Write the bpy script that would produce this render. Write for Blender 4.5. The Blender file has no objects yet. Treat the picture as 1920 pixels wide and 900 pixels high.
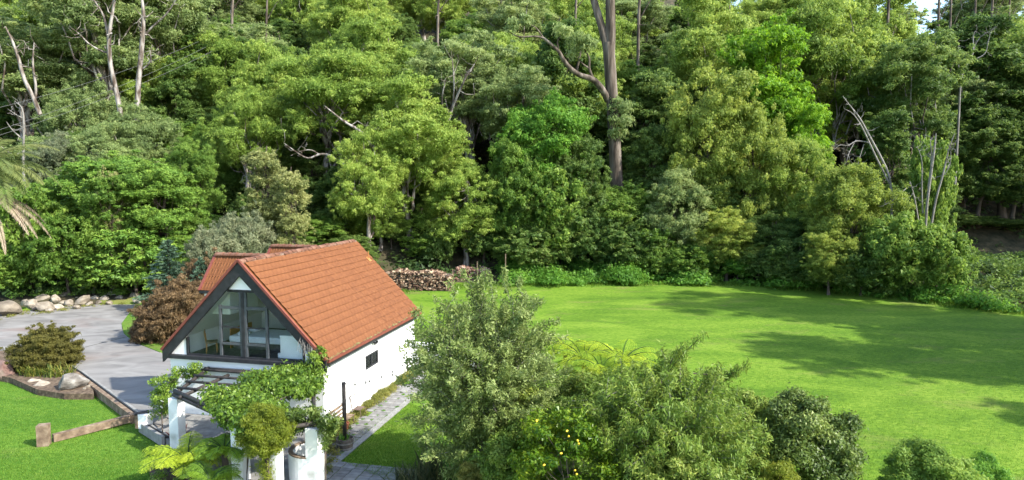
import bpy, math, numpy as np
from mathutils import Vector, Matrix
R = math.radians
rs = np.random.RandomState
scene = bpy.context.scene
COL = scene.collection

# ------------------------------------------------------------------ camera, sky, sun, exposure
CAM_Z, FOC, PITCH = 10.4, 1224.0, R(4.79)
cam = bpy.data.cameras.new('camera')
cam.sensor_width = 36.0
cam.lens = FOC / 1920 * 36.0
cam.clip_start, cam.clip_end = 0.1, 2000
camo = bpy.data.objects.new('camera', cam)
COL.objects.link(camo)
camo.location = (0, 0, CAM_Z)
camo.rotation_euler = (R(90) - PITCH, 0, 0)
scene.camera = camo

SUN = Vector((1.07, -0.51, 1.0)).normalized()          # towards the sun
SUN_EL = math.asin(SUN.z)
SUN_AZ = math.atan2(SUN.x, SUN.y)                        # clockwise from +Y
world = bpy.data.worlds.new('World')
scene.world = world
world.use_nodes = True
nt = world.node_tree
sky = nt.nodes.new('ShaderNodeTexSky')
sky.sky_type = 'NISHITA'
sky.sun_disc = False
sky.sun_elevation = SUN_EL
sky.sun_rotation = SUN_AZ
bg = nt.nodes['Background']
bg.inputs['Strength'].default_value = 0.15
nt.links.new(sky.outputs[0], bg.inputs['Color'])
sl = bpy.data.lights.new('sun', 'SUN')
sl.energy = 3.1
sl.angle = R(0.8)
sl.color = (1.0, 0.95, 0.86)
so = bpy.data.objects.new('sun', sl)
COL.objects.link(so)
so.rotation_euler = (-SUN).to_track_quat('-Z', 'Y').to_euler()
scene.view_settings.view_transform = 'Standard'
scene.view_settings.look = 'None'
scene.view_settings.exposure = 1.75
scene.view_settings.gamma = 1.0
scene.cycles.max_bounces = 6
scene.cycles.transparent_max_bounces = 12

# ------------------------------------------------------------------ pixel <-> world helpers
_cp, _sp = math.cos(PITCH), math.sin(PITCH)
def ray(px, py):
    dx, dy = (px - 960) / FOC, (py - 450) / FOC
    return np.array([dx, _cp - dy * _sp, -_sp - dy * _cp])
def G(px, py, z=0.0):                                   # where that line of sight meets height z
    d = ray(px, py)
    t = (z - CAM_Z) / d[2]
    return np.array([d[0] * t, d[1] * t, z])
def P(px, py, Y):                                       # ... meets distance Y
    d = ray(px, py)
    t = Y / d[1]
    return np.array([d[0] * t, Y, CAM_Z + d[2] * t])

# ------------------------------------------------------------------ mesh helpers
def mesh(name, V, F, mat=None, tint=None, smooth=False):
    V = np.asarray(V, np.float32).reshape(-1, 3)
    me = bpy.data.meshes.new(name)
    if isinstance(F, np.ndarray):
        m, k = F.shape
        tot = np.full(m, k, np.int32)
        flat = F.astype(np.int32).ravel()
    else:
        tot = np.array([len(f) for f in F], np.int32)
        flat = np.array([i for f in F for i in f], np.int32)
    start = np.concatenate([[0], np.cumsum(tot)[:-1]]).astype(np.int32)
    me.vertices.add(len(V))
    me.vertices.foreach_set('co', V.ravel())
    me.loops.add(len(flat))
    me.loops.foreach_set('vertex_index', flat)
    me.polygons.add(len(tot))
    me.polygons.foreach_set('loop_start', start)
    me.polygons.foreach_set('loop_total', tot)
    me.polygons.foreach_set('use_smooth', np.full(len(tot), smooth, bool))
    if tint is not None:
        a = me.attributes.new('tint', 'FLOAT', 'POINT')
        a.data.foreach_set('value', np.asarray(tint, np.float32))
    me.update(calc_edges=True)
    if mat:
        me.materials.append(mat)
    return me

class MB:                                               # collects shapes into one mesh
    def __init__(s):
        s.V, s.F, s.T, s.n = [], [], [], 0
    def add(s, V, F, t=0.5):
        V = np.asarray(V, float).reshape(-1, 3)
        s.V.append(V)
        s.F += [tuple(int(i) + s.n for i in f) for f in F]
        s.T.append(np.full(len(V), t) if np.isscalar(t) else np.asarray(t))
        s.n += len(V)
        return s
    def box(s, x0, x1, y0, y1, z0, z1, t=0.5):
        V = [(x, y, z) for z in (z0, z1) for y in (y0, y1) for x in (x0, x1)]
        return s.add(V, [(0, 2, 3, 1), (4, 5, 7, 6), (0, 1, 5, 4), (2, 6, 7, 3), (0, 4, 6, 2), (1, 3, 7, 5)], t)
    def beam(s, a, b, w, h, t=0.5, up=(0, 0, 1)):       # rectangular bar from a to b
        a, b, up = np.array(a, float), np.array(b, float), np.array(up, float)
        d = (b - a) / np.linalg.norm(b - a)
        r = np.cross(d, up); r /= np.linalg.norm(r)
        u = np.cross(r, d)
        V = [p + r * i * w / 2 + u * j * h / 2 for p in (a, b) for i, j in ((-1, -1), (1, -1), (1, 1), (-1, 1))]
        return s.add(V, [(0, 1, 2, 3), (7, 6, 5, 4), (0, 4, 5, 1), (1, 5, 6, 2), (2, 6, 7, 3), (3, 7, 4, 0)], t)
    def prism(s, poly, z0, z1, t=0.5):
        n = len(poly)
        V = [(p[0], p[1], z0) for p in poly] + [(p[0], p[1], z1) for p in poly]
        return s.add(V, [tuple(range(n - 1, -1, -1)), tuple(range(n, 2 * n))] + [(i, (i + 1) % n, n + (i + 1) % n, n + i) for i in range(n)], t)
    def extrude(s, poly3, d, t=0.5):                    # 3-D polygon pushed along d
        p = np.asarray(poly3, float); n = len(p)
        return s.add(np.vstack([p, p + np.array(d)]), [tuple(range(n - 1, -1, -1)), tuple(range(n, 2 * n))] + [(i, (i + 1) % n, n + (i + 1) % n, n + i) for i in range(n)], t)
    def tube(s, pts, rad, k=6, t=0.5, cap=True):
        V, F = tube(pts, rad, k)
        F = [tuple(f) for f in F]
        if cap:
            m = len(V) // k
            F += [tuple(range(k - 1, -1, -1)), tuple((m - 1) * k + i for i in range(k))]
        return s.add(V, F, t)
    def lathe(s, prof, k=20, c=(0, 0, 0), t=0.5):
        V = [(c[0] + r * math.cos(2 * math.pi * i / k), c[1] + r * math.sin(2 * math.pi * i / k), c[2] + z) for r, z in prof for i in range(k)]
        F = [(j * k + i, j * k + (i + 1) % k, (j + 1) * k + (i + 1) % k, (j + 1) * k + i) for j in range(len(prof) - 1) for i in range(k)]
        return s.add(V, F, t)
    def me(s, name, mat, smooth=False):
        return mesh(name, np.vstack(s.V), s.F, mat, np.concatenate(s.T), smooth)
    def build(s, name, mat, parent=None, smooth=False):
        return ob(name, s.me(name, mat, smooth), parent)

def tube(pts, rad, k=6):
    pts = np.asarray(pts, float)
    n = len(pts)
    rad = np.broadcast_to(np.asarray(rad, float), (n,))
    d = np.gradient(pts, axis=0)
    d /= np.linalg.norm(d, axis=1)[:, None] + 1e-9
    ref = np.array([0.31, 0.95, 0.05]) if abs(d[:, 2]).mean() > 0.6 else np.array([0.05, 0.05, 1.0])
    a = np.cross(d, ref); a /= np.linalg.norm(a, axis=1)[:, None] + 1e-9
    b = np.cross(d, a)
    th = np.arange(k) * 2 * math.pi / k
    V = pts[:, None, :] + rad[:, None, None] * (a[:, None, :] * np.cos(th)[None, :, None] + b[:, None, :] * np.sin(th)[None, :, None])
    i = np.arange(n - 1)[:, None] * k
    j = np.arange(k)[None, :]
    F = np.stack([i + j, i + (j + 1) % k, i + k + (j + 1) % k, i + k + j], -1).reshape(-1, 4)
    return V.reshape(-1, 3), F

def tubes(lines, k=6):                                  # lines: [(pts, radii)] -> V, F
    Vs, Fs, n = [], [], 0
    for pts, rad in lines:
        V, F = tube(pts, rad, k)
        Vs.append(V); Fs.append(F + n); n += len(V)
    return np.vstack(Vs), np.vstack(Fs)

def ob(name, data, parent=None, loc=None, rz=None, scale=None):
    o = bpy.data.objects.new(name, data)
    COL.objects.link(o)
    if parent is not None:
        o.parent = parent
    if loc is not None:
        o.location = [float(v) for v in loc]
    if rz is not None:
        o.rotation_euler = (0, 0, rz)
    if scale is not None:
        o.scale = scale
    return o
def tag(o, label=None, cat=None, group=None, kind=None):
    for k, v in (('label', label), ('category', cat), ('group', group), ('kind', kind)):
        if v:
            o[k] = v
    return o
def thing(name, label, cat, loc=(0, 0, 0), rz=0.0, group=None):
    return tag(ob(name, None, None, loc, rz), label, cat, group)

# ------------------------------------------------------------------ materials
def new_mat(name):
    m = bpy.data.materials.new(name)
    m.use_nodes = True
    N, L = m.node_tree.nodes, m.node_tree.links
    return m, N, L, N['Principled BSDF']
def ramp(N, stops):
    r = N.new('ShaderNodeValToRGB')
    e = r.color_ramp.elements
    e[0].position, e[1].position = stops[0][0], stops[-1][0]
    e[0].color, e[1].color = (*stops[0][1], 1), (*stops[-1][1], 1)
    for p, c in stops[1:-1]:
        e.new(p).color = (*c, 1)
    return r
def math_node(N, L, op, a, b):
    n = N.new('ShaderNodeMath'); n.operation = op
    for i, v in enumerate((a, b)):
        if hasattr(v, 'is_linked'):
            L.new(v, n.inputs[i])
        else:
            n.inputs[i].default_value = v
    return n.outputs[0]
def leaf_mat(name, c0, c1, c2, trans=0.46, rough=0.55, vary=0.25, spec=0.22):
    m, N, L, B = new_mat(name)
    at = N.new('ShaderNodeAttribute'); at.attribute_name = 'tint'
    oi = N.new('ShaderNodeObjectInfo')
    v = math_node(N, L, 'ADD', at.outputs['Fac'], math_node(N, L, 'MULTIPLY', math_node(N, L, 'SUBTRACT', oi.outputs['Random'], 0.5), vary))
    r = ramp(N, [(0.08, c0), (0.5, c1), (0.95, c2)])
    L.new(v, r.inputs[0])
    L.new(r.outputs[0], B.inputs['Base Color'])
    B.inputs['Roughness'].default_value = rough
    B.inputs['Specular IOR Level'].default_value = spec
    tr = N.new('ShaderNodeBsdfTranslucent')
    hs = N.new('ShaderNodeHueSaturation')
    hs.inputs['Value'].default_value = 1.5
    hs.inputs['Hue'].default_value = 0.485
    L.new(r.outputs[0], hs.inputs['Color'])
    L.new(hs.outputs[0], tr.inputs[0])
    mx = N.new('ShaderNodeMixShader')
    mx.inputs[0].default_value = trans
    L.new(B.outputs[0], mx.inputs[1]); L.new(tr.outputs[0], mx.inputs[2])
    L.new(mx.outputs[0], N['Material Output'].inputs[0])
    return m
def noise_mat(name, stops, scale=5.0, detail=6.0, rough=0.8, bump=0.0, bscale=30.0, stretch=(1, 1, 1), coord='Object', tint=0.0, rnd=0.0, dist=0.0, spec=0.3, bdist=0.02):
    m, N, L, B = new_mat(name)
    tc = N.new('ShaderNodeTexCoord'); mp = N.new('ShaderNodeMapping')
    mp.inputs['Scale'].default_value = stretch
    L.new(tc.outputs[coord], mp.inputs[0])
    n = N.new('ShaderNodeTexNoise')
    n.inputs['Scale'].default_value = scale; n.inputs['Detail'].default_value = detail; n.inputs['Distortion'].default_value = dist
    L.new(mp.outputs[0], n.inputs['Vector'])
    v = n.outputs['Fac']
    if tint:
        at = N.new('ShaderNodeAttribute'); at.attribute_name = 'tint'
        v = math_node(N, L, 'ADD', v, math_node(N, L, 'MULTIPLY', math_node(N, L, 'SUBTRACT', at.outputs['Fac'], 0.5), tint))
    if rnd:
        oi = N.new('ShaderNodeObjectInfo')
        v = math_node(N, L, 'ADD', v, math_node(N, L, 'MULTIPLY', math_node(N, L, 'SUBTRACT', oi.outputs['Random'], 0.5), rnd))
    r = ramp(N, stops)
    L.new(v, r.inputs[0]); L.new(r.outputs[0], B.inputs['Base Color'])
    B.inputs['Roughness'].default_value = rough
    B.inputs['Specular IOR Level'].default_value = spec
    if bump:
        n2 = N.new('ShaderNodeTexNoise'); n2.inputs['Scale'].default_value = bscale; n2.inputs['Detail'].default_value = 5
        L.new(mp.outputs[0], n2.inputs['Vector'])
        b = N.new('ShaderNodeBump'); b.inputs['Strength'].default_value = bump; b.inputs['Distance'].default_value = bdist
        L.new(n2.outputs['Fac'], b.inputs['Height']); L.new(b.outputs[0], B.inputs['Normal'])
    return m

M = {}
M['gum'] = leaf_mat('gum_leaf', (.088, .155, .022), (.2, .295, .048), (.37, .45, .1))
M['gumgrey'] = leaf_mat('grey_gum_leaf', (.1, .15, .05), (.2, .27, .09), (.34, .4, .15))
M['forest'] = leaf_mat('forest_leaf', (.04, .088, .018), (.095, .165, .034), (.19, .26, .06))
M['green'] = leaf_mat('green_leaf', (.06, .13, .02), (.13, .225, .034), (.25, .35, .065))
M['lime'] = leaf_mat('lime_leaf', (.08, .18, .01), (.16, .32, .016), (.28, .46, .04))
M['wattle'] = leaf_mat('wattle_leaf', (.11, .17, .028), (.24, .31, .054), (.41, .46, .1))
M['pale'] = leaf_mat('pale_leaf', (.12, .15, .05), (.24, .265, .09), (.4, .4, .16))
M['cypress'] = leaf_mat('cypress_leaf', (.05, .115, .016), (.11, .21, .028), (.21, .31, .045), trans=0.2)
M['blue'] = leaf_mat('blue_conifer_leaf', (.04, .085, .05), (.07, .125, .075), (.11, .17, .1), trans=0.15)
M['grey'] = leaf_mat('grey_shrub_leaf', (0.091, 0.117, 0.058), (0.156, 0.189, 0.098), (0.260, 0.273, 0.156))
M['maroon'] = leaf_mat('maroon_maple_leaf', (.055, .036, .018), (.135, .09, .042), (.25, .17, .08))
M['olive'] = leaf_mat('olive_maple_leaf', (.055, .05, .014), (.12, .115, .025), (.2, .18, .045))
M['pear'] = leaf_mat('pear_leaf', (.08, .125, .03), (.18, .235, .062), (.36, .41, .17), rough=0.5, trans=0.3)
M['peach'] = leaf_mat('peach_leaf', (.055, .105, .017), (.125, .2, .028), (.25, .29, .055), rough=0.5, trans=0.3)
M['lemon'] = leaf_mat('lemon_leaf', (.035, .09, .006), (.12, .2, .012), (.36, .4, .03), rough=0.35, trans=0.3)
M['glossy'] = leaf_mat('glossy_leaf', (.045, .08, .015), (.1, .15, .025), (.26, .31, .08), rough=0.45, spec=0.3, trans=0.3)
M['vine'] = leaf_mat('vine_leaf', (.055, .11, .014), (.12, .2, .024), (.27, .36, .06), rough=0.35, trans=0.3)
M['topiary'] = leaf_mat('topiary_leaf', (.09, .13, .015), (.17, .21, .02), (.24, .26, .04))
M['fern'] = leaf_mat('fern_leaf', (.12, .22, .025), (.22, .35, .03), (.4, .48, .04), vary=0.0, trans=0.4)
M['palm'] = leaf_mat('palm_leaf', (.07, .1, .03), (.13, .17, .045), (.22, .24, .08))
M['deadfrond'] = leaf_mat('dead_frond', (.13, .095, .06), (.22, .17, .115), (.33, .27, .19), trans=0.1)
M['strap'] = leaf_mat('strap_leaf', (.05, .1, .02), (.13, .18, .03), (.33, .3, .06))
M['flax'] = leaf_mat('flax_leaf', (.03, .045, .02), (.07, .085, .035), (.13, .14, .06))
M['redleaf'] = leaf_mat('red_leaf', (.08, .02, .015), (.15, .035, .025), (.22, .07, .04))
M['weed'] = leaf_mat('weed_leaf', (.05, .13, .016), (.1, .235, .026), (.2, .36, .05))
M['bank'] = leaf_mat('bank_leaf', (.05, .105, .02), (.095, .175, .03), (.19, .28, .06))
M['dryweed'] = leaf_mat('dry_weed', (.11, .13, .026), (.2, .21, .045), (.34, .31, .08))
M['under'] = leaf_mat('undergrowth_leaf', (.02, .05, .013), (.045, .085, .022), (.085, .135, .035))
M['white_petal'] = leaf_mat('white_petal', (.7, .7, .68), (.8, .8, .78), (.85, .85, .82))
M['bark_pale'] = noise_mat('pale_bark', [(.34, (.05, .033, .022)), (.46, (.13, .105, .085)), (.54, (.24, .215, .19)), (.68, (.33, .305, .275))], 2.6, stretch=(1, 1, .22), rough=.8, bump=.5, bscale=6)
M['bark_grey'] = noise_mat('grey_bark', [(.32, (.022, .016, .011)), (.5, (.09, .07, .053)), (.7, (.2, .17, .14))], 2.2, stretch=(1, 1, .12), rough=.9, bump=.9, bscale=5, bdist=.08)
M['bark_dark'] = noise_mat('dark_bark', [(.3, (.04, .03, .022)), (.7, (.14, .11, .085))], 3, stretch=(1, 1, .3), rough=.9, bump=.5, bscale=8)
M['bark_dead'] = noise_mat('dead_wood', [(.3, (.13, .118, .105)), (.7, (.3, .28, .255))], 3, stretch=(1, 1, .3), rough=.85)
M['white'] = noise_mat('white_render', [(.3, (.74, .74, .73)), (.75, (.82, .82, .81))], 1.3, rough=.8, bump=.25, bscale=9, bdist=.01)
M['whiteold'] = noise_mat('weathered_white_render', [(.28, (.42, .42, .38)), (.45, (.68, .68, .66)), (.7, (.8, .8, .79))], 1.8, detail=9, rough=.85, bump=.3, bscale=9, bdist=.01)
M['black'] = noise_mat('black_timber', [(.3, (.012, .012, .014)), (.7, (.03, .03, .034))], 4, rough=.55, bump=.2)
M['darkbeam'] = noise_mat('dark_log', [(.3, (.018, .015, .013)), (.7, (.055, .046, .04))], 5, rough=.7, bump=.4, stretch=(1, 1, 1))
M['alu'] = noise_mat('grey_window_frame', [(.3, (.045, .05, .055)), (.7, (.075, .082, .088))], 4, rough=.45)
M['redtrim'] = noise_mat('red_barge_trim', [(.3, (.14, .036, .025)), (.7, (.2, .06, .042))], 6, rough=.6)
M['tile'] = noise_mat('roof_tile', [(.22, (.09, .031, .01)), (.4, (.137, .048, .0145)), (.6, (.168, .061, .019)), (.8, (.225, .1, .04))], 7.0, detail=10, rough=.75, tint=.08, rnd=.1, bump=.25, bscale=40, bdist=.006)
M['ridge'] = noise_mat('ridge_tile', [(.2, (.07, .03, .018)), (.5, (.145, .065, .038)), (.85, (.22, .12, .08))], 4, detail=9, rough=.85, rnd=.4, bump=.3)
M['mortar'] = noise_mat('ridge_mortar', [(.3, (.12, .08, .06)), (.7, (.24, .17, .13))], 9, rough=.95)
M['moss'] = noise_mat('gutter_litter', [(.3, (.06, .055, .02)), (.6, (.16, .13, .05)), (.8, (.3, .24, .1))], 9, rough=.95, bump=.6)
M['orange'] = noise_mat('vent_flashing', [(.3, (.3, .12, .035)), (.7, (.38, .17, .05))], 6, rough=.5)
M['inwall'] = noise_mat('inner_white_wall', [(.3, (.8, .8, .79)), (.7, (.86, .86, .85))], 2, rough=.9)
M['carpet'] = noise_mat('dark_floor', [(.3, (.05, .045, .045)), (.7, (.11, .1, .1))], 5, rough=.9)
M['linen'] = noise_mat('bed_linen', [(.3, (.66, .68, .72)), (.7, (.76, .78, .8))], 4, rough=.9, bump=.3, bscale=6)
M['wood'] = noise_mat('chair_wood', [(.3, (.22, .09, .025)), (.7, (.36, .17, .055))], 3, stretch=(1, 1, 6), rough=.5)
M['sleeper'] = noise_mat('weathered_sleeper', [(.25, (.07, .045, .03)), (.5, (.17, .12, .08)), (.75, (.3, .235, .165))], 4, detail=9, stretch=(1, 1, 1), rough=.9, bump=.6, bscale=14)
M['concrete'] = None
M['paver'] = noise_mat('grey_paver', [(.25, (.1, .095, .088)), (.5, (.17, .165, .155)), (.78, (.25, .245, .23))], 2.6, detail=8, rough=.9, rnd=.25, tint=.25, bump=.3, bscale=14)
M['kerb'] = noise_mat('pale_kerb', [(.3, (.17, .166, .152)), (.7, (.27, .265, .248))], 4, rough=.85, bump=.2)
M['stone'] = noise_mat('field_stone', [(.25, (.075, .06, .045)), (.48, (.19, .16, .12)), (.75, (.34, .3, .24))], 2.0, detail=10, rough=.9, rnd=.3, bump=.7, bscale=7, bdist=.05)
M['lichen'] = noise_mat('lichen_boulder', [(.3, (.05, .042, .036)), (.45, (.15, .135, .115)), (.58, (.27, .255, .225)), (.72, (.1, .08, .07))], 2.4, detail=10, rough=.9, rnd=.3, bump=.7, bscale=7, bdist=.05)
M['redrock'] = noise_mat('red_boulder', [(.3, (.09, .045, .036)), (.55, (.19, .12, .1)), (.75, (.28, .23, .19))], 2.4, detail=10, rough=.9, bump=.7, bscale=7, bdist=.05)
M['log'] = noise_mat('split_firewood', [(.1, (.04, .022, .014)), (.4, (.125, .07, .04)), (.65, (.23, .145, .09)), (.95, (.42, .31, .21))], 6, rough=.9, tint=1.0)
M['logpink'] = noise_mat('pink_firewood', [(.1, (.09, .045, .03)), (.4, (.21, .115, .08)), (.65, (.31, .195, .145)), (.95, (.42, .3, .23))], 6, rough=.9, tint=.9)
M['barrel'] = noise_mat('barrel_stave', [(.3, (.05, .042, .036)), (.7, (.15, .125, .105))], 4, stretch=(1, 1, .2), rough=.85, bump=.4)
M['hoop'] = noise_mat('barrel_hoop', [(.3, (.13, .12, .11)), (.7, (.24, .23, .21))], 6, rough=.5)
M['soil'] = noise_mat('garden_soil', [(.3, (.045, .03, .02)), (.55, (.12, .085, .055)), (.8, (.24, .18, .12))], 6, detail=9, rough=1, bump=.8, bscale=25)
M['wire'] = noise_mat('grey_wire', [(.3, (.1, .1, .1)), (.7, (.16, .16, .16))], 4, rough=.5)
M['rust'] = noise_mat('rusty_iron', [(.3, (.07, .05, .04)), (.7, (.16, .11, .085))], 9, rough=.85)
M['bulb'] = noise_mat('dark_bulb', [(.3, (.02, .02, .02)), (.7, (.04, .04, .04))], 4, rough=.25, spec=.5)
M['terracotta'] = noise_mat('terracotta', [(.3, (.3, .1, .05)), (.7, (.42, .16, .08))], 5, rough=.8)
M['road'] = noise_mat('asphalt', [(.3, (.05, .05, .052)), (.7, (.1, .1, .1))], 2, detail=8, rough=.85, coord='Generated', stretch=(60, 60, 60))
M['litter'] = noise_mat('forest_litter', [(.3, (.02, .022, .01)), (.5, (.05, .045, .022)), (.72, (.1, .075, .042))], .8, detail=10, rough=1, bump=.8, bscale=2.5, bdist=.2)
M['lemonfruit'] = noise_mat('lemon_skin', [(.3, (.7, .42, .03)), (.7, (.8, .55, .05))], 6, rough=.45)
def glass_mat():
    m, N, L, B = new_mat('window_glass')
    g = N.new('ShaderNodeBsdfGlossy'); g.inputs['Roughness'].default_value = 0.02
    g.inputs['Color'].default_value = (.9, .93, .95, 1)
    t = N.new('ShaderNodeBsdfTransparent'); t.inputs[0].default_value = (.92, .95, .95, 1)
    f = N.new('ShaderNodeFresnel'); f.inputs[0].default_value = 1.22
    x = N.new('ShaderNodeMixShader')
    L.new(f.outputs[0], x.inputs[0])
    L.new(t.outputs[0], x.inputs[1]); L.new(g.outputs[0], x.inputs[2])
    L.new(x.outputs[0], N['Material Output'].inputs[0])
    return m
M['glass'] = glass_mat()
def concrete_mat():
    m, N, L, B = new_mat('driveway_concrete')
    tc = N.new('ShaderNodeTexCoord')
    def noi(sc, det, st=(1, 1, 1), dist=0.0):
        mp = N.new('ShaderNodeMapping'); mp.inputs['Scale'].default_value = st
        mp.inputs['Rotation'].default_value = (0, 0, .35)
        L.new(tc.outputs['Object'], mp.inputs[0])
        n = N.new('ShaderNodeTexNoise'); n.inputs['Scale'].default_value = sc; n.inputs['Detail'].default_value = det; n.inputs['Distortion'].default_value = dist
        L.new(mp.outputs[0], n.inputs['Vector'])
        return n.outputs['Fac']
    r1 = ramp(N, [(.3, (.12, .114, .103)), (.5, (.178, .17, .156)), (.7, (.228, .22, .203))])
    L.new(noi(.55, 10, (.75, 1.25, 1), 1.4), r1.inputs[0])
    r2 = ramp(N, [(.58, (0, 0, 0)), (.78, (.75, .75, .75))])
    L.new(noi(.16, 4, (.6, 1.3, 1), .5), r2.inputs[0])
    mx = N.new('ShaderNodeMix'); mx.data_type = 'RGBA'
    L.new(r2.outputs[0], mx.inputs[0]); L.new(r1.outputs[0], mx.inputs[6])
    mx.inputs[7].default_value = (.17, .1, .075, 1)
    L.new(mx.outputs[2], B.inputs['Base Color'])
    B.inputs['Roughness'].default_value = .85
    bp = N.new('ShaderNodeBump'); bp.inputs['Strength'].default_value = .3; bp.inputs['Distance'].default_value = .02
    L.new(noi(14, 5), bp.inputs['Height']); L.new(bp.outputs[0], B.inputs['Normal'])
    return m
M['concrete'] = concrete_mat()
def lawn_mat(name, a, b, c, dry):
    m, N, L, B = new_mat(name)
    tc = N.new('ShaderNodeTexCoord')
    def noi(sc, det, st=(1, 1, 1), dist=0.0):
        mp = N.new('ShaderNodeMapping'); mp.inputs['Scale'].default_value = st
        L.new(tc.outputs['Object'], mp.inputs[0])
        n = N.new('ShaderNodeTexNoise'); n.inputs['Scale'].default_value = sc; n.inputs['Detail'].default_value = det; n.inputs['Distortion'].default_value = dist
        L.new(mp.outputs[0], n.inputs['Vector'])
        return n.outputs['Fac']
    big = ramp(N, [(.39, a), (.5, b), (.61, c)])
    v = math_node(N, L, 'ADD', math_node(N, L, 'MULTIPLY', noi(.13, 6, (1, 1.9, 1), 1.2), .5), math_node(N, L, 'MULTIPLY', noi(3.2, 10, (1, 1.7, 1), .6), .5))
    L.new(v, big.inputs[0])
    dr = ramp(N, [(.55, (0, 0, 0)), (.8, (.85, .85, .85))])
    at = N.new('ShaderNodeAttribute'); at.attribute_name = 'tint'
    wear = math_node(N, L, 'ADD', math_node(N, L, 'MULTIPLY', noi(.22, 6, (1, 2.2, 1), .5), .75), math_node(N, L, 'MULTIPLY', noi(2.6, 5), .25))
    L.new(math_node(N, L, 'ADD', wear, math_node(N, L, 'MULTIPLY', at.outputs['Fac'], .24)), dr.inputs[0])
    mx = N.new('ShaderNodeMix'); mx.data_type = 'RGBA'
    L.new(dr.outputs[0], mx.inputs[0]); L.new(big.outputs[0], mx.inputs[6])
    mx.inputs[7].default_value = (*dry, 1)
    L.new(mx.outputs[2], B.inputs['Base Color'])
    B.inputs['Roughness'].default_value = .9
    B.inputs['Specular IOR Level'].default_value = .15
    bp = N.new('ShaderNodeBump'); bp.inputs['Strength'].default_value = .8; bp.inputs['Distance'].default_value = .05
    L.new(noi(16, 6), bp.inputs['Height']); L.new(bp.outputs[0], B.inputs['Normal'])
    return m
M['lawn'] = lawn_mat('field_grass', (.062, .13, .009), (.1, .185, .013), (.155, .24, .024), (.17, .165, .05))
M['lawnfront'] = lawn_mat('front_grass', (.045, .118, .01), (.072, .158, .014), (.11, .205, .022), (.14, .16, .04))
M['blade'] = leaf_mat('grass_blade', (.055, .14, .01), (.105, .205, .016), (.22, .32, .05), vary=0)

# ------------------------------------------------------------------ terrain
EDGE_X = np.array([-220, -44, -36, -26, -14, -8, 0, 11, 24, 31, 37, 41, 50, 70, 220.])
EDGE_Y = np.array([54, 54, 55, 57, 63, 67, 69, 70, 69.5, 65.5, 59, 54, 48, 43, 40.])
def edge(x):
    return np.interp(x, EDGE_X, EDGE_Y)
def road_y(x):
    return 84 + (62 - np.asarray(x, float)) * .07
def road_z(x):
    return np.clip(1.0 + (62 - np.asarray(x, float)) * .07, .6, 11)
def sstep(t):
    t = np.clip(t, 0, 1)
    return t * t * (3 - 2 * t)
def terrain(x, y):
    x, y = np.asarray(x, float), np.asarray(y, float)
    e, ry, rz = edge(x), road_y(x), road_z(x)
    z = rz * sstep((y - e - 1) / np.maximum(ry - 3.2 - e - 1, 4))
    hill = np.clip(y - ry - 3.2, 0, None) * .56
    cap = 33 + 130 * sstep((78 - x) / 42)
    z = z + np.where(hill < cap * .7, hill, cap * .7 + cap * .3 * np.tanh((hill - cap * .7) / (cap * .3)))
    bump = np.clip((y - e) / 6, 0, 1) * (np.clip(np.abs(y - ry) - 3, 0, 3) / 3)
    z = z + bump * (.5 * np.sin(x * .31 + 1) * np.sin(y * .27) + .3 * np.sin(x * .83) * np.cos(y * .71 + 2))
    left = sstep((-17 - x) / 3) * sstep((y - 53) / 2.5)      # bank behind the rocks beside the driveway
    z = z + .75 * left * (1 - sstep((y - 70) / 12))
    dip = sstep((y - 30) / 10) * sstep((e - y) / 10)
    return z + dip * .06 * np.sin(x * .21) * np.sin(y * .17 + x * .05)
xs = np.unique(np.concatenate([np.arange(-220, -62, 6.0), np.arange(-62, 72, 1.0), np.arange(72, 221, 6.0)]))
ys = np.unique(np.concatenate([np.arange(-60, 12, 6.0), np.arange(12, 100, 1.0), np.arange(100, 330, 6.0)]))
gx, gy = np.meshgrid(xs, ys)
gz = terrain(gx, gy)
GV = np.stack([gx, gy, gz], -1).reshape(-1, 3)
nx = len(xs)
ii, jj = np.meshgrid(np.arange(len(ys) - 1), np.arange(nx - 1), indexing='ij')
q = (ii * nx + jj).ravel()
GF = np.stack([q, q + 1, q + nx + 1, q + nx], 1)
fc = GV[GF].mean(1)
wob = .8 * np.sin(fc[:, 0] * .9) + .5 * np.sin(fc[:, 0] * 2.3 + 1)
is_wood = fc[:, 1] > edge(fc[:, 0]) + wob * .7 + np.where(fc[:, 0] < -14, -.8, .6)
is_front = (~is_wood) & (fc[:, 0] < -9) & (fc[:, 1] < 45)
def sub(name, mask, mat):
    F = GF[mask]
    u, inv = np.unique(F, return_inverse=True)
    near = np.exp(-np.clip(edge(GV[u][:, 0]) - GV[u][:, 1], 0, 60) / 2.6) * (.6 + .4 * np.sin(GV[u][:, 0] * .55 + 1))
    return tag(ob(name, mesh(name, GV[u], inv.reshape(-1, 4), mat, near, smooth=True)), kind='structure')
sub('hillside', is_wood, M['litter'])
sub('lawn', (~is_wood) & (~is_front), M['lawn'])
sub('front_lawn', is_front, M['lawnfront'])
rx = np.linspace(-130, 130, 90)
rv, rf = [], []
for i, x in enumerate(rx):
    for s_ in (-2.6, 2.6):
        rv.append((x, road_y(x) + s_, road_z(x) + .06))
rf = [(2 * i, 2 * i + 2, 2 * i + 3, 2 * i + 1) for i in range(len(rx) - 1)]
tag(ob('road', mesh('road', rv, rf, M['road'])), kind='structure')

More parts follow.
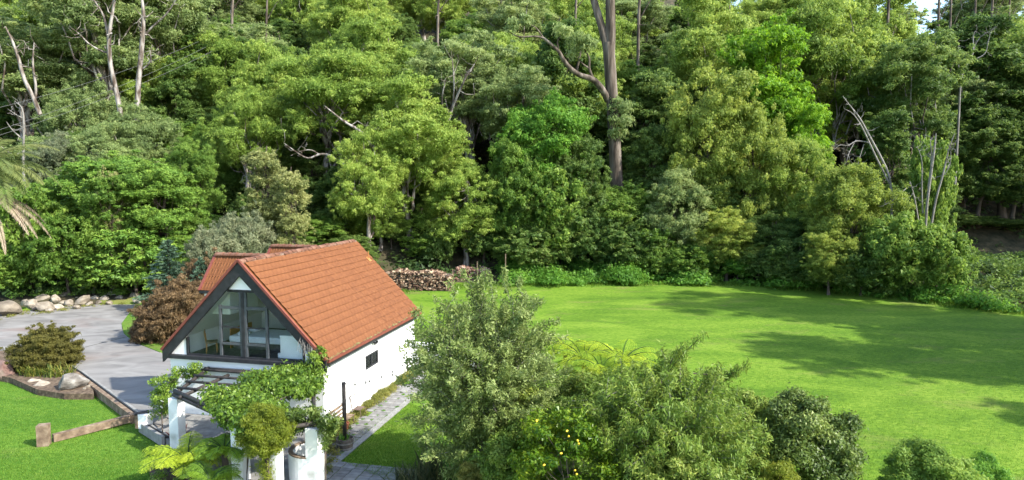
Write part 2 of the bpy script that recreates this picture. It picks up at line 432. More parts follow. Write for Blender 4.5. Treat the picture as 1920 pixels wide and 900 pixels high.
# ------------------------------------------------------------------ foliage generators
def unit(v):
    return v / (np.linalg.norm(v, axis=-1, keepdims=True) + 1e-9)
def rdir(r, n):
    return unit(r.normal(size=(n, 3)))
def leaf_mesh(r, pos, axis, nrm, L, W, tint, tri=False, fold=0.12):
    """pos (n,3); axis = direction of the leaf, nrm = rough facing; one triangle or one folded diamond per leaf"""
    n = len(pos)
    axis = unit(axis)
    side = unit(np.cross(axis, nrm))
    up = np.cross(side, axis)
    L = np.broadcast_to(L, (n,))[:, None]; W = np.broadcast_to(W, (n,))[:, None]
    if tri:
        V = np.stack([pos - side * W * .5 - axis * L * .3, pos + side * W * .5 - axis * L * .3 + up * W * .2, pos + axis * L * .7], 1)
        F = np.arange(n * 3).reshape(n, 3)
        k = 3
    else:
        b, m_, t = pos - axis * L * .5, pos - axis * L * .05, pos + axis * L * .5
        V = np.stack([b, m_ + side * W * .5 + up * W * fold, t, m_ - side * W * .5 + up * W * fold], 1)
        F = np.arange(n * 4).reshape(n, 4)
        k = 4
    return V.reshape(-1, 3), F, np.repeat(tint, k)
def puffs(r, C, Rr, n_of, drop=0.0, flat=0.85, upb=0.35, L=.35, W=.15, tint0=None, jit=.3, tri=True, fill=.35, spread=1.0):
    """leaves on a set of small domes. C (k,3) centres, Rr (k,) radii, n_of (k,) leaves each"""
    idx = np.repeat(np.arange(len(C)), n_of)
    n = len(idx)
    d = rdir(r, n)
    d[:, 2] = np.abs(d[:, 2]) * np.where(r.rand(n) < .5 + upb, 1, -1)
    d = unit(d)
    rad = Rr[idx] * (1 - fill * r.rand(n) ** 1.4) * (1 + .24 * r.normal(size=n) * spread)
    pos = C[idx] + d * rad[:, None] * np.array([1, 1, flat])
    nr = unit(d + .8 * rdir(r, n) + np.array([0, 0, .3]))
    ax = rdir(r, n) + .5 * d
    ax = ax - nr * (ax * nr).sum(1, keepdims=True) * .8
    ax[:, 2] -= drop
    t0 = (tint0[idx] if tint0 is not None else .5) + jit * (r.rand(n) - .5)
    s = r.uniform(.65, 1.3, n)
    return leaf_mesh(r, pos, ax, nr, L * s, W * s, t0, tri)
def sphere_pts(r, n, zmin=-.35, cand=14):
    out = []
    while len(out) < n:
        c = rdir(r, cand); c = c[c[:, 2] > zmin]
        if not len(c):
            continue
        if not out:
            out.append(c[0]); continue
        dd = np.min(np.linalg.norm(c[:, None] - np.array(out)[None], axis=2), axis=1)
        out.append(c[np.argmax(dd)])
    return np.array(out)
def clump_foliage(r, C, Rc, n_puff, cover, L, W, drop, flat=.85, tri=True, upb=.35, jit=.3, ctint=.35, fill=.35, spray=0):
    """big clumps -> puffs -> leaves"""
    pc, pr, pt = [], [], []
    for c, R_ in zip(C, Rc):
        ct = .5 + ctint * (r.rand() - .5)
        k = max(3, int(n_puff * r.uniform(.7, 1.3)))
        d = rdir(r, k); d[:, 2] = d[:, 2] * .8 + .2
        for i in range(k):
            pc.append(c + d[i] * R_ * r.uniform(.45, .85) * np.array([1, 1, flat]))
            pr.append(R_ * r.uniform(.32, .58)); pt.append(ct + .2 * (r.rand() - .5))
    pc, pr, pt = np.array(pc), np.array(pr), np.array(pt)
    if spray:                                           # loose twigs of leaves breaking the outline
        m_ = spray * len(C)
        ci = r.randint(len(C), size=m_)
        d = rdir(r, m_); d[:, 2] = d[:, 2] * .7 + .3
        e = C[ci] + unit(d) * (Rc[ci] * r.uniform(.95, 1.4, m_))[:, None]
        pc = np.vstack([pc, e]); pr = np.concatenate([pr, Rc[ci] * r.uniform(.14, .24, m_)]); pt = np.concatenate([pt, .55 + .4 * (r.rand(m_) - .5)])
    la = L * W * (.5 if tri else .5)
    n_of = np.maximum(6, (cover * 4 * math.pi * pr ** 2 / la).astype(int))
    return puffs(r, pc, pr, n_of, drop, flat, upb, L, W, pt, jit, tri, fill)
def bend(r, a, b, n=6, sag=.15, wob=.06):
    a, b = np.array(a, float), np.array(b, float)
    t = np.linspace(0, 1, n)[:, None]
    ln = np.linalg.norm(b - a)
    p = a + (b - a) * t
    p[:, 2] += (-sag * ln * (np.sin(t * math.pi)))[:, 0]
    w = r.normal(size=(n, 3)) * wob * ln; w[0] = w[-1] = 0
    return p + w
def limbs(r, H, C, trunk_top, r0, lean=(0, 0), k_main=5, wob=.03, low=.25, forks=True, rmin=.03):
    """trunk + main limbs to groups of clumps + twigs to each clump; returns tube lines"""
    n = 9
    t = np.linspace(0, 1, n)
    tp = np.stack([lean[0] * t ** 1.5, lean[1] * t ** 1.5, t * trunk_top], 1)
    tp[1:, :2] += np.cumsum(r.normal(size=(n - 1, 2)) * wob * trunk_top * .35, 0)
    tr = r0 * (1 - .68 * t); tr[0] *= 1.35
    lines = [(tp, tr)]
    ang = np.arctan2(C[:, 1], C[:, 0]) + 2 * (C[:, 2] > np.median(C[:, 2]))
    order = np.argsort(ang)
    for grp in np.array_split(order, k_main):
        g = C[grp].mean(0)
        s = r.uniform(low, .92)
        i = int(s * (n - 1))
        a = tp[i]
        end = a + (g - a) * .72
        path = bend(r, a, end, 6, .10, .05)
        rr = np.linspace(tr[i] * .62, max(rmin, tr[i] * .3), 6)
        lines.append((path, rr))
        for c in C[grp]:
            j = r.randint(2, 6)
            lines.append((bend(r, path[j], c, 5, .08, .05), np.linspace(rr[j] * .6, rmin * .6, 5)))
    return lines

class Proto:
    pass
PROTO = {}
def proto(key, H, W, leaves, trunk, leaf_m, bark_m):
    p = Proto()
    V, F, T = leaves
    p.crown = mesh('crown_' + key, V, F, M[leaf_m], T)
    p.trunk = mesh('trunk_' + key, trunk[0], trunk[1], M[bark_m], smooth=True) if trunk is not None else None
    p.H, p.W = H, W
    PROTO[key] = p
def ellipsoid_clumps(r, n, H, W, z0, Rc, zmin=-.4, shell=(.72, 1.0), pw=1.0):
    d = sphere_pts(r, n, zmin)
    s = r.uniform(*shell, n)[:, None]
    hz = (H - z0) / 2
    C = d * s * np.array([W / 2 - Rc * .6, W / 2 - Rc * .6, hz - Rc * .5])
    C[:, 2] += z0 + hz
    if pw != 1.0:                                      # taper towards the top
        f = 1 - (pw - 1) * np.clip((C[:, 2] - z0) / (H - z0), 0, 1)
        C[:, :2] *= f[:, None]
    return C
def make_tree(key, seed, H, W, z0, nclump, Rc, leaf_m, bark_m, L, W_l, drop=0.0, cover=.85, n_puff=7, flat=.8, r0=.35, k_main=5, pw=1.0, zmin=-.4, upb=.3, top=.85, tri=True, shell=(.7, 1.0), jit=.5, ctint=.4, lean=None, fill=.75):
    r = rs(seed)
    if H > 4:
        L, W_l = L * .84, W_l * .84
    C = ellipsoid_clumps(r, nclump, H, W, z0, Rc, zmin, shell, pw)
    Rr = Rc * r.uniform(.7, 1.25, nclump)
    lv = clump_foliage(r, C, Rr, n_puff, cover, L, W_l, drop, flat, tri, upb, jit, ctint, fill, 9)
    ln = limbs(r, H, C, H * top, r0, lean if lean is not None else r.normal(size=2) * H * .03, k_main, rmin=.075 if 'gum' in key else .03)
    proto(key, H, W, lv, tubes(ln, 6), leaf_m, bark_m)
# gums: open crowns of separate rounded heads, drooping leaves, pale limbs
make_tree('gum_a', 11, 24, 13, 7, 34, 2.0, 'gum', 'bark_pale', .34, .13, drop=.7, cover=.68, r0=.42, shell=(.5, 1.0), flat=.95)
make_tree('gum_b', 12, 22, 12, 4, 36, 1.9, 'gum', 'bark_pale', .34, .13, drop=.7, cover=.68, r0=.4, shell=(.55, 1.0), flat=.9, zmin=-.7)
make_tree('gum_c', 13, 26, 11, 8, 30, 1.8, 'gumgrey', 'bark_pale', .34, .12, drop=.6, cover=.65, r0=.42, shell=(.4, 1.0), k_main=6, zmin=-.7)
make_tree('gum_d', 14, 20, 13, 1.5, 42, 1.9, 'gum', 'bark_pale', .34, .13, drop=.8, cover=.68, r0=.4, zmin=-.85, flat=.95)
make_tree('forest_a', 21, 18, 10, 1, 40, 1.6, 'forest', 'bark_dark', .34, .16, drop=.2, cover=.85, r0=.3, zmin=-.85)
make_tree('forest_b', 22, 20, 9, 1.5, 38, 1.5, 'forest', 'bark_dark', .34, .16, drop=.3, cover=.8, r0=.3, pw=1.35, zmin=-.9)
make_tree('forest_c', 23, 16, 10, .8, 40, 1.6, 'green', 'bark_dark', .32, .16, drop=.2, cover=.85, r0=.28, zmin=-.9, flat=.9)
make_tree('lime', 31, 17, 9, 2, 38, 1.5, 'lime', 'bark_dark', .32, .16, drop=.3, cover=.75, r0=.28, pw=1.2, zmin=-.7)
make_tree('wattle_a', 41, 11, 10, .6, 36, 1.4, 'wattle', 'bark_dark', .26, .11, drop=.2, cover=.7, r0=.22, zmin=-.7, shell=(.6, 1), flat=.9)
make_tree('wattle_b', 42, 13, 9, .6, 36, 1.4, 'wattle', 'bark_dark', .26, .11, drop=.3, cover=.7, r0=.24, shell=(.5, 1), zmin=-.8, flat=.9)
make_tree('pale', 51, 15, 5, .5, 40, .9, 'pale', 'bark_dark', .27, .12, drop=.2, cover=.62, r0=.16, pw=1.5, zmin=-.95, top=.95, k_main=8)
make_tree('shrub_a', 61, 5, 5.4, .1, 26, .9, 'forest', 'bark_dark', .26, .14, drop=.1, cover=.8, r0=.12, zmin=-.6, n_puff=6)
make_tree('shrub_b', 62, 4.6, 5, .1, 26, .85, 'green', 'bark_dark', .25, .13, drop=.1, cover=.8, r0=.12, zmin=-.6, n_puff=6)
make_tree('broad', 63, 7, 6, .2, 30, 1.0, 'green', 'bark_dark', .3, .17, drop=.25, cover=.7, r0=.14, zmin=-.8, n_puff=6)
make_tree('greyshrub', 64, 5, 6, .2, 26, .95, 'grey', 'bark_dead', .24, .08, drop=.1, cover=.6, r0=.1, zmin=-.6)
make_tree('cypress', 71, 12, 7, .2, 48, 1.1, 'cypress', 'bark_dark', .18, .08, drop=-.15, cover=1.0, r0=.2, zmin=-.95, pw=1.12, shell=(.85, 1), flat=.7, n_puff=8, ctint=.25)
make_tree('yellowtop', 72, 12, 5, .6, 34, 1.0, 'wattle', 'bark_dark', .25, .12, drop=.1, cover=.75, r0=.2, zmin=-.9, pw=1.2)
make_tree('maple', 73, 2.3, 4.0, -1.3, 54, .6, 'olive', 'bark_dark', .1, .042, drop=.5, cover=.8, r0=.07, zmin=-.6, flat=.6, n_puff=8, shell=(.8, 1))
def make_conifer(key, seed, H, W, leaf_m):
    r = rs(seed)
    pos, ax, ti, lines = [], [], [], [(np.array([(0, 0, 0), (0, 0, H * .5), (0, 0, H)]), np.array([.16, .1, .02]))]
    nb = 120
    for i in range(nb):
        t = (i + r.rand()) / nb
        z = H * (.06 + .92 * t)
        ln = W / 2 * (1 - t) ** .75 * r.uniform(.75, 1.15) + .15
        a = i * 2.4 + r.rand()
        d = np.array([math.cos(a), math.sin(a), r.uniform(-.05, .3)])
        p = np.array([0, 0, z]) + d * ln * np.linspace(0, 1, 5)[:, None]
        p[:, 2] -= .16 * ln * np.linspace(0, 1, 5) ** 2
        lines.append((p, np.linspace(.03, .008, 5)))
        m_ = int(130 * ln / (W / 2)) + 16
        s = r.uniform(.15, 1, m_)[:, None]
        pp = np.array([0, 0, z]) + d * ln * s
        pp[:, 2] -= .16 * ln * s[:, 0] ** 2
        sd = np.array([-d[1], d[0], 0]) * (r.uniform(-1, 1, m_) * .38 * ln * (1.1 - s[:, 0]))[:, None]
        pos.append(pp + sd + r.normal(size=(m_, 3)) * .05); ax.append(d + sd * 1.5 + r.normal(size=(m_, 3)) * .3); ti.append(.35 + .4 * s[:, 0] + .25 * (r.rand(m_) - .5))
    pos, ax, ti = np.vstack(pos), np.vstack(ax), np.concatenate(ti)
    nr = unit(np.array([0, 0, 1.0]) + .5 * r.normal(size=pos.shape))
    proto(key, H, W, leaf_mesh(r, pos, ax, nr, .3, .1, ti, True), tubes(lines, 5), leaf_m, 'bark_dark')
make_conifer('conifer', 75, 7, 6, 'blue')

def put(key, x, y, H, W, name, label, cat, group=None, rz=None, leaf=None, bark=None, seed=0, z=None, sink=.15):
    p = PROTO[key]
    z = float(terrain(x, y)) - sink if z is None else z
    r = rs(int(abs(x) * 131 + abs(y) * 17 + seed) % 99991)
    rz = r.uniform(0, 6.28) if rz is None else rz
    t = thing(name, label, cat, (x, y, z), rz, group)
    s = (W / p.W, W / p.W, (H + sink) / p.H)
    c = ob('crown', p.crown, t, scale=s)
    if leaf:
        c.material_slots[0].link = 'OBJECT'; c.material_slots[0].material = M[leaf]
    if p.trunk is not None:
        k = ob('trunk', p.trunk, t, scale=s)
        if bark:
            k.material_slots[0].link = 'OBJECT'; k.material_slots[0].material = M[bark]
    return t
def tree(key, px, top, Y, wpx, name, label, cat='tree', group=None, **kw):
    if -6 < (px - 960) / FOC * Y < 34 and 66 < Y < 74:
        wpx, top = wpx * 1.0, top
        Y = Y + 2.2
    x = (px - 960) / FOC * Y
    z0 = float(terrain(x, Y))
    zt = P(px, top, Y)[2]
    return put(key, x, Y, max(1.0, zt - z0), wpx * Y / FOC, name, label, cat, group, **kw)

# ------------------------------------------------------------------ the cottage
HX, HY, HR = -11.52, 27.25, R(-12.9)
HC, HS = math.cos(HR), math.sin(HR)
def HW(u, v, z=0.0):
    return np.array([HX + HC * u - HS * v, HY + HS * u + HC * v, z])
def HL(p):
    dx, dy = p[0] - HX, p[1] - HY
    return np.array([HC * dx + HS * dy, -HS * dx + HC * dy, p[2]])
def hit(px, py, axis, val):                             # line of sight meets a plane of the cottage's own frame
    o, d = HL((0, 0, CAM_Z)), ray(px, py)
    d = np.array([HC * d[0] + HS * d[1], -HS * d[0] + HC * d[1], d[2]])
    return o + d * ((val - o[axis]) / d[axis])
RZ, EZ, HWID, LEN = 7.26, 3.24, 3.92, 10.75             # ridge, eave, half width of roof, length
WU, WV0, WV1 = 3.70, .22, 10.5                          # half width and ends of the walls
SL = (RZ - EZ) / HWID
house = thing('cottage', 'white rendered cottage with steep orange tiled roof and glazed gable', 'cottage', (HX, HY, 0), HR)
wall = MB()
w0, w1 = hit(685, 676, 0, WU), hit(708.5, 676, 0, WU)
wz1, wz0 = hit(685.5, 668, 0, WU)[2], hit(685.5, 694, 0, WU)[2]
wa, wb = w0[1], w1[1]
wall.box(WU - .2, WU, WV0, wa, -.2, 3.15).box(WU - .2, WU, wb, WV1, -.2, 3.15).box(WU - .2, WU, wa, wb, -.2, wz0).box(WU - .2, WU, wa, wb, wz1, 3.15)
wall.box(-WU, -WU + .2, WV0 + .2, WV1, -.2, 3.15)
wall.box(-WU, WU - .2, WV0, WV0 + .2, -.2, 2.84)
wall.build('wall', M['white'], house)
rear = MB().extrude([(-WU + .2, WV1 - .2, -.2), (WU - .2, WV1 - .2, -.2), (WU - .2, WV1 - .2, 3.2), (0, WV1 - .2, RZ - .3), (-WU + .2, WV1 - .2, 3.2)], (0, .2, 0))
rear.build('rear_wall', M['white'], house)
MB().box(-WU + .01, WU - .01, WV0 - .03, WV0 - .001, 2.55, 2.8).build('ledge', M['white'], house)
# gable front: sill band, barge boards, apex panel, corner panels
MB().box(-WU - .1, WU + .1, .03, WV0 + .15, 2.845, 3.0).build('sill', M['black'], house)
def edge_z(u, d):
    return RZ - d - SL * abs(u)
for s in (-1, 1):
    b = MB().extrude([(0, .02, edge_z(0, .06)), (s * (HWID + .02), .02, edge_z(HWID, .06)), (s * (HWID + .02), .02, edge_z(HWID, .06) - .52), (0, .02, edge_z(0, .06) - .6)][::s], (0, .12, 0))
    b.build('barge_board', M['black'], house)
    MB().beam((0, .0, RZ + .01), (s * (HWID + .04), .0, EZ - .02), .1, .09, up=(0, 1, 0)).build('barge_trim', M['redtrim'], house)
GVV = WV0 + .02                                          # plane of the glazing
inner = lambda u: 6.62 - SL * abs(u)
MB().extrude([(-.66, GVV, 5.95), (.66, GVV, 5.95), (0, GVV, 6.66)], (0, .08, 0)).build('gable_panel', M['inwall'], house)
for s in (-1, 1):
    MB().extrude([(s * 2.86, GVV, 3.0), (s * 3.68, GVV, 3.0), (s * 2.86, GVV, inner(2.86) + .1)][::s], (0, .1, 0)).build('corner_panel', M['white'], house)
gw = ob('gable_window', None, house)
fr = MB()
yv = GVV - .03
fr.box(-.72, .72, yv, yv + .12, 5.86, 5.97)
fr.box(-2.86, 2.86, yv, yv + .12, 3.0, 3.07)
fr.build('head_frame', M['black'], gw)
g2 = MB()
for u in (-.12, .12):
    g2.box(u - .05, u + .05, yv + .004, yv + .1, 3.07, 5.86)
g2.build('mullion', M['alu'], gw)
MB().box(-.07, .07, yv - .02, yv + .115, 3.07, 5.86).build('mullion', M['black'], gw)
for s in (-1, 1):
    MB().box(s * 1.12 - .055, s * 1.12 + .055, yv - .008, yv + .1, 3.07, 5.28).build('mullion', M['alu'], gw)
    MB().box(s * 2.82 - .05, s * 2.82 + .05, yv + .002, yv + .1, 3.07, inner(2.82) + .05).build('mullion', M['black'], gw)
    a, b = sorted((s * .17, s * 1.065))
    MB().box(a, b, yv + .006, yv + .09, 5.12, 5.24).build('transom', M['alu'], gw)
    MB().box(a, b, yv + .012, yv + .085, 4.30, 4.36).build('transom', M['black'], gw)
    MB().box(a, b, yv + .006, yv + .09, 3.56, 3.66).build('transom', M['alu'], gw)
    def pane(poly):
        MB().extrude(poly, (0, .008, 0)).build('pane', M['glass'], gw)
    pv = yv + .05
    for z0, z1 in ((3.07, 3.56), (3.66, 4.30), (4.36, 5.12)):
        pane([(a, pv, z0), (b, pv, z0), (b, pv, z1), (a, pv, z1)])
    pane([(s * .17, pv, 5.24), (s * 1.17, pv, 5.24), (s * 1.17, pv, inner(1.17) + .05), (s * .66, pv, 5.86), (s * .17, pv, 5.86)])
    pane([(s * 1.175, pv, 3.07), (s * 2.77, pv, 3.07), (s * 2.77, pv, inner(2.77) + .08), (s * 1.175, pv, inner(1.175) + .08)])
# attic room behind the glass
MB().box(-3.4, 3.4, .45, 6.0, 2.86, 2.98).build('attic_floor', M['carpet'], house)
for s in (-1, 1):
    p = [(0, .4, RZ - .4), (s * 3.45, .4, RZ - .4 - SL * 3.45), (s * 3.45, 6, RZ - .4 - SL * 3.45), (0, 6, RZ - .4)]
    MB().extrude(p[::s], (0, 0, .06)).build('ceiling', M['inwall'], house)
MB().extrude([(-3.4, 5.9, 2.98), (3.4, 5.9, 2.98), (3.4, 5.9, 3.3), (0, 5.9, 6.8), (-3.4, 5.9, 3.3)], (0, .1, 0)).build('inner_wall', M['inwall'], house)
for s in (-1, 1):
    MB().box(s * 3.0 - .04, s * 3.0 + .04, .5, 5.9, 2.98, 3.78).build('knee_wall', M['inwall'], house)
# side window, gutter and fascia
sw = ob('side_window', None, house)
f = MB()
f.box(WU - .05, WU + .025, wa, wb, wz0, wz0 + .06).box(WU - .05, WU + .025, wa, wb, wz1 - .06, wz1)
for v in (wa + .03, (wa + wb) / 2, wb - .03):
    f.box(WU - .049, WU + .022, v - .03, v + .03, wz0 + .06, wz1 - .06)
f.build('window_frame', M['black'], sw)
for v0, v1 in ((wa + .06, (wa + wb) / 2 - .03), ((wa + wb) / 2 + .03, wb - .06)):
    MB().box(WU - .03, WU - .022, v0, v1, wz0 + .06, wz1 - .06).build('pane', M['glass'], sw)
MB().box(WU - .08, WU - .07, wa + .07, wb - .2, wz0 + .07, wz1 - .07).build('blind', M['linen'], sw)
MB().box(WU - .1, WU - .085, wb - .22, wb - .065, wz0 + .07, wz1 - .07).build('curtain', M['wood'], sw)
MB().box(HWID - .03, HWID + .0, .14, LEN - .02, EZ - .36, EZ - .1).build('fascia', M['black'], house)
gut = MB().extrude([(HWID + .005, .1, EZ - .16), (HWID + .13, .1, EZ - .16), (HWID + .15, .1, EZ - .02), (HWID + .11, .1, EZ - .02), (HWID + .1, .1, EZ - .1), (HWID + .005, .1, EZ - .1)], (0, LEN - .1, 0))
gut.build('gutter', M['redtrim'], house)
r = rs(5)
lm = MB()
for i in range(150):
    v = r.uniform(.2, LEN - .1); a = r.uniform(.03, .07)
    lm.add(np.array([(-a, -a * 2, 0), (a, -a * 2, 0), (a, a * 2, 0), (-a, a * 2, 0), (0, 0, a)]) + [HWID + r.uniform(-.08, .1), v, EZ + r.uniform(-.05, .0)], [(0, 1, 4), (1, 2, 4), (2, 3, 4), (3, 0, 4)], r.rand())
tag(lm.build('gutter_litter', M['moss'], house), kind='stuff')
# roof: deck, tiles, ridge caps, verge
roof = MB()
for s in (-1, 1):
    p = [(0, .06, RZ - .1), (s * HWID, .06, EZ - .1), (s * HWID, LEN, EZ - .1), (0, LEN, RZ - .1)]
    roof.extrude(p[::-s], (0, 0, .07))
roof = roof.build('roof', M['tile'], house)
TW, TG = .3, .349
def tile_mesh(seed):
    r = rs(seed)
    n = 9
    x = np.linspace(-TW / 2 - .008, TW / 2 + .008, n)
    z = .02 * np.cos(np.linspace(0, 4 * math.pi, n)) + .003 * r.normal(size=n)
    top = np.stack([x, np.full(n, -.06), z], 1)          # +y runs down the slope
    bot = np.stack([x, np.full(n, TG), z + .044], 1)
    lip = bot - [0, .006, .05]
    F = [(i, i + n, i + 1 + n, i + 1) for i in range(n - 1)] + [(i + n, i + 2 * n, i + 1 + 2 * n, i + 1 + n) for i in range(n - 1)]
    return np.vstack([top, bot, lip]), F
TV = [tile_mesh(i) for i in range(5)]
TM = [mesh('roof_tile', V, F, M['tile'], np.full(len(V), .5)) for V, F in TV]
def slope_frame(o, across, down):
    across, down = np.array(across, float), np.array(down, float)
    across /= np.linalg.norm(across); down /= np.linalg.norm(down)
    nz = np.cross(across, down)
    m = Matrix.Identity(4)
    for i in range(3):
        m[i][0], m[i][1], m[i][2], m[i][3] = across[i], down[i], nz[i], o[i]
    return m
def tile_slots(origin, across, down, rows, cols):
    """slots from the eave up; origin = eave corner"""
    out = []
    a, d = unit(np.array(across, float)), unit(np.array(down, float))
    for i in range(rows):
        for j in range(cols(i)[0], cols(i)[1]):
            out.append(origin - d * TG * (i + 1) + a * TW * (j + .5))
    return out, a, d
def lay(parent, slots, a, d, n_single, seed):
    r = rs(seed)
    camL = HL((0, 0, CAM_Z))
    slots = sorted(slots, key=lambda p: np.linalg.norm(p - camL))
    rest = MB()
    for k, p in enumerate(slots):
        m = slope_frame(p, a, d)
        m = m @ Matrix.Translation((0, r.normal() * .003, r.normal() * .002)) @ Matrix.Rotation(r.normal() * .005, 4, 'Z') @ Matrix.Rotation(r.normal() * .006, 4, 'X')
        if k < n_single:
            o = ob('tile', TM[k % 5], parent)
            o.matrix_local = m
        else:
            V, F = TV[k % 5]
            A = np.array(m)
            rest.add(V @ A[:3, :3].T + A[:3, 3], F, r.rand())
    if rest.n:
        tag(rest.build('tile_field', M['tile'], parent), kind='stuff')
down = np.array([HWID, 0, EZ - RZ]); n_rows = int(np.linalg.norm(down) / TG)
nrm = np.array([RZ - EZ, 0, HWID]); nrm = nrm / np.linalg.norm(nrm)
slots, a_, d_ = tile_slots(np.array([HWID + .05, LEN, EZ - .05]) + nrm * .0, (0, -1, 0), down, n_rows, lambda i: (0, int((LEN - .02) / TW)))
lay(roof, slots, a_, d_, 250, 3)
ridge = MB()
def cap_mesh(seed):
    r = rs(seed)
    V, F = [], []
    for y, rad in ((0, .145), (.40, .17)):
        for k in range(7):
            a = math.pi * k / 6
            V.append((math.cos(a) * rad, y, math.sin(a) * rad * .8 + r.normal() * .004))
    for k in range(6):
        F.append((k, k + 7, k + 8, k + 1))
    F.append(tuple(range(7, 14)))
    return mesh('ridge_cap', V, F, M['ridge'])
CAPS = [cap_mesh(i) for i in range(4)]
r = rs(8)
n_cap = int(LEN / .36)
for i in range(n_cap):                                  # overlaps point towards the front
    o = ob('ridge_cap', CAPS[i % 4], roof, (r.normal() * .008, .40 + i * .362 + r.normal() * .006, RZ - .07 + r.normal() * .008))
    o.rotation_euler = (R(-3) + r.normal() * .02, r.normal() * .03, math.pi + r.normal() * .02)
MB().box(-.13, .13, .1, LEN - .05, RZ - .16, RZ - .02).build('ridge_bedding', M['mortar'], roof)
# two dormers on the far slope
for (dv, px, py, nm) in ((2.03, 374.5, 542.5, 0), (6.41, None, None, 1)):
    dm = ob('dormer', None, house)
    du = -2.47
    if nm == 0:
        q_ = hit(px, py, 0, du - .12)
        dh, dz = dv - q_[1], q_[2]
    ez = dz
    ue = -(RZ - ez) / SL                                 # where the dormer eave runs into the main slope
    wl = MB()
    wl.box(du, -1.2, dv - dh + .15, dv + dh - .15, ez - 1.1, ez - .02)
    wl.extrude([(du, dv - dh + .15, ez - .02), (du, dv + dh - .15, ez - .02), (du, dv, RZ - .2)], (.1, 0, 0))
    wl.build('wall', M['white'], dm)
    sl_ = MB()
    for s in (-1, 1):
        p = [(du - .12, dv, RZ - .08), (du - .12, dv + s * dh, ez - .08), (ue + .1, dv + s * dh, ez - .08), (0, dv, RZ - .08)]
        sl_.extrude(p[::s], (0, 0, .05))
    dr = sl_.build('roof', M['tile'], dm)
    dd = np.array([0, -dh, ez - RZ])
    rows = int(np.linalg.norm(dd) / TG)
    def cols(i, rows=rows):
        return (0, max(1, int(((ue - du + .15) + (0 - ue) * (i + .6) / rows) / TW)))
    sl2, a2, d2 = tile_slots(np.array([du - .12, dv - dh - .02, ez - .03]), (1, 0, 0), dd, rows, cols)
    sl2 = [p for p in sl2]
    lay(dr, sl2, a2, d2, 46 if nm == 0 else 0, 30 + nm)
    for i in range(7):
        o = ob('ridge_cap', CAPS[i % 4], dr, (du - .1 + i * .36, dv, RZ - .06))
        o.rotation_euler = (R(3), 0, R(-90))
    MB().beam((du - .13, dv, RZ - .02), (du - .13, dv - dh - .03, ez - .04), .06, .12, up=(1, 0, 0)).build('verge_trim', M['redtrim'], dm)
    MB().box(du - .12, ue + .2, dv - dh - .05, dv - dh + .0, ez - .17, ez - .05).build('fascia', M['black'], dm)
# vent pipe with flashing near the far verge
vp = hit(691, 488, 0, 0)                                 # only for its line of sight; solved on the slope below
o_, d_r = HL((0, 0, CAM_Z)), ray(691, 487)
d_r = np.array([HC * d_r[0] + HS * d_r[1], -HS * d_r[0] + HC * d_r[1], d_r[2]])
tt = (RZ - o_[2] - SL * o_[0]) / (d_r[2] + SL * d_r[0])
vp = o_ + d_r * tt
vent = ob('vent_pipe', None, house)
MB().tube([vp + [0, 0, -.05], vp + [0, 0, .5]], .025, 8).build('pipe', M['orange'], vent)
MB().extrude([vp + [-.1, -.15, .1 * SL + .06], vp + [.14, -.15, -.14 * SL + .06], vp + [.14, .15, -.14 * SL + .06], vp + [-.1, .15, .1 * SL + .06]], (.012, 0, .012)).build('flashing', M['orange'], vent)
# floodlight pair and pipe bracket on the side wall
fl = hit(700, 643, 0, WU)
fx = MB()
fx.tube([(WU, fl[1], fl[2]), (WU + .12, fl[1], fl[2])], .03, 6)
for s in (-1, 1):
    fx.lathe([(.0, -.02), (.04, -.02), (.075, .12), (.0, .1)], 8, (WU + .14, fl[1] + s * .11, fl[2] - .04))
fx.build('floodlight', M['black'], house)
hk = hit(763, 700, 0, WU)
hz = hit(763, 674, 0, WU)[2]
MB().tube([(WU + .03, hk[1], hk[2]), (WU + .05, hk[1], hk[2] + .4), (WU + .05, hk[1] - .05, hz), (WU + .18, hk[1] - .08, hz + .05)], .03, 6).build('drain_pipe', M['rust'], house)

# things in the attic room
def at_house(name, label, cat, u, v, z, rz=0.0, group=None):
    return thing(name, label, cat, HW(u, v, z), HR + rz, group)
bed = at_house('bed', 'white made-up bed seen through the gable window', 'bed', -.3, 2.5, 2.98)
MB().box(-1.35, 1.15, -.75, .75, 0, .3).build('bed_base', M['carpet'], bed)
mq = MB().box(-1.5, 1.5, -.85, .85, .3, .6)
mq = mq.build('quilt', M['linen'], bed)
bv = mq.modifiers.new('round', 'BEVEL'); bv.width = .07; bv.segments = 3
for v in (-.4, .4):
    V, F = [], []
    pm = MB().lathe([(0, -.09), (.22, -.08), (.33, 0), (.22, .08), (0, .09)], 12, (-1.0, v, .65))
    pm.build('pillow', M['linen'], bed, True)
MB().beam((-1.45, -.8, .45), (-1.45, .8, .45), .05, .9).build('headboard', M['wood'], bed)
ch = at_house('wooden_chair', 'orange wooden chair with pale seat beside the gable glass', 'chair', -2.15, .95, 2.98, R(35))
for x, y in ((-.2, -.2), (.2, -.2), (-.2, .2), (.2, .2)):
    MB().beam((x * 1.1, y * 1.1, 0), (x, y, .44), .045, .045, up=(0, 1, 0)).build('leg', M['wood'], ch)
MB().box(-.24, .24, -.24, .24, .44, .5).build('seat', M['sleeper'], ch)
MB().beam((-.22, -.22, .5), (-.28, -.22, 1.0), .04, .04, up=(0, 1, 0)).beam((-.22, .22, .5), (-.28, .22, 1.0), .04, .04, up=(0, 1, 0)).beam((-.27, -.24, .93), (-.27, .24, .93), .03, .16, up=(0, 0, 1)).build('backrest', M['wood'], ch)
lw = at_house('low_partition', 'pale low partition wall inside the right of the gable window', 'partition', 2.05, .75, 2.98)
MB().box(-.62, .75, -.05, .05, 0, .95).box(-.75, -.62, -.05, .05, 0, .2).build('panel', M['inwall'], lw)
MB().box(-.64, .77, -.07, .07, .951, .99).build('capping', M['inwall'], lw)

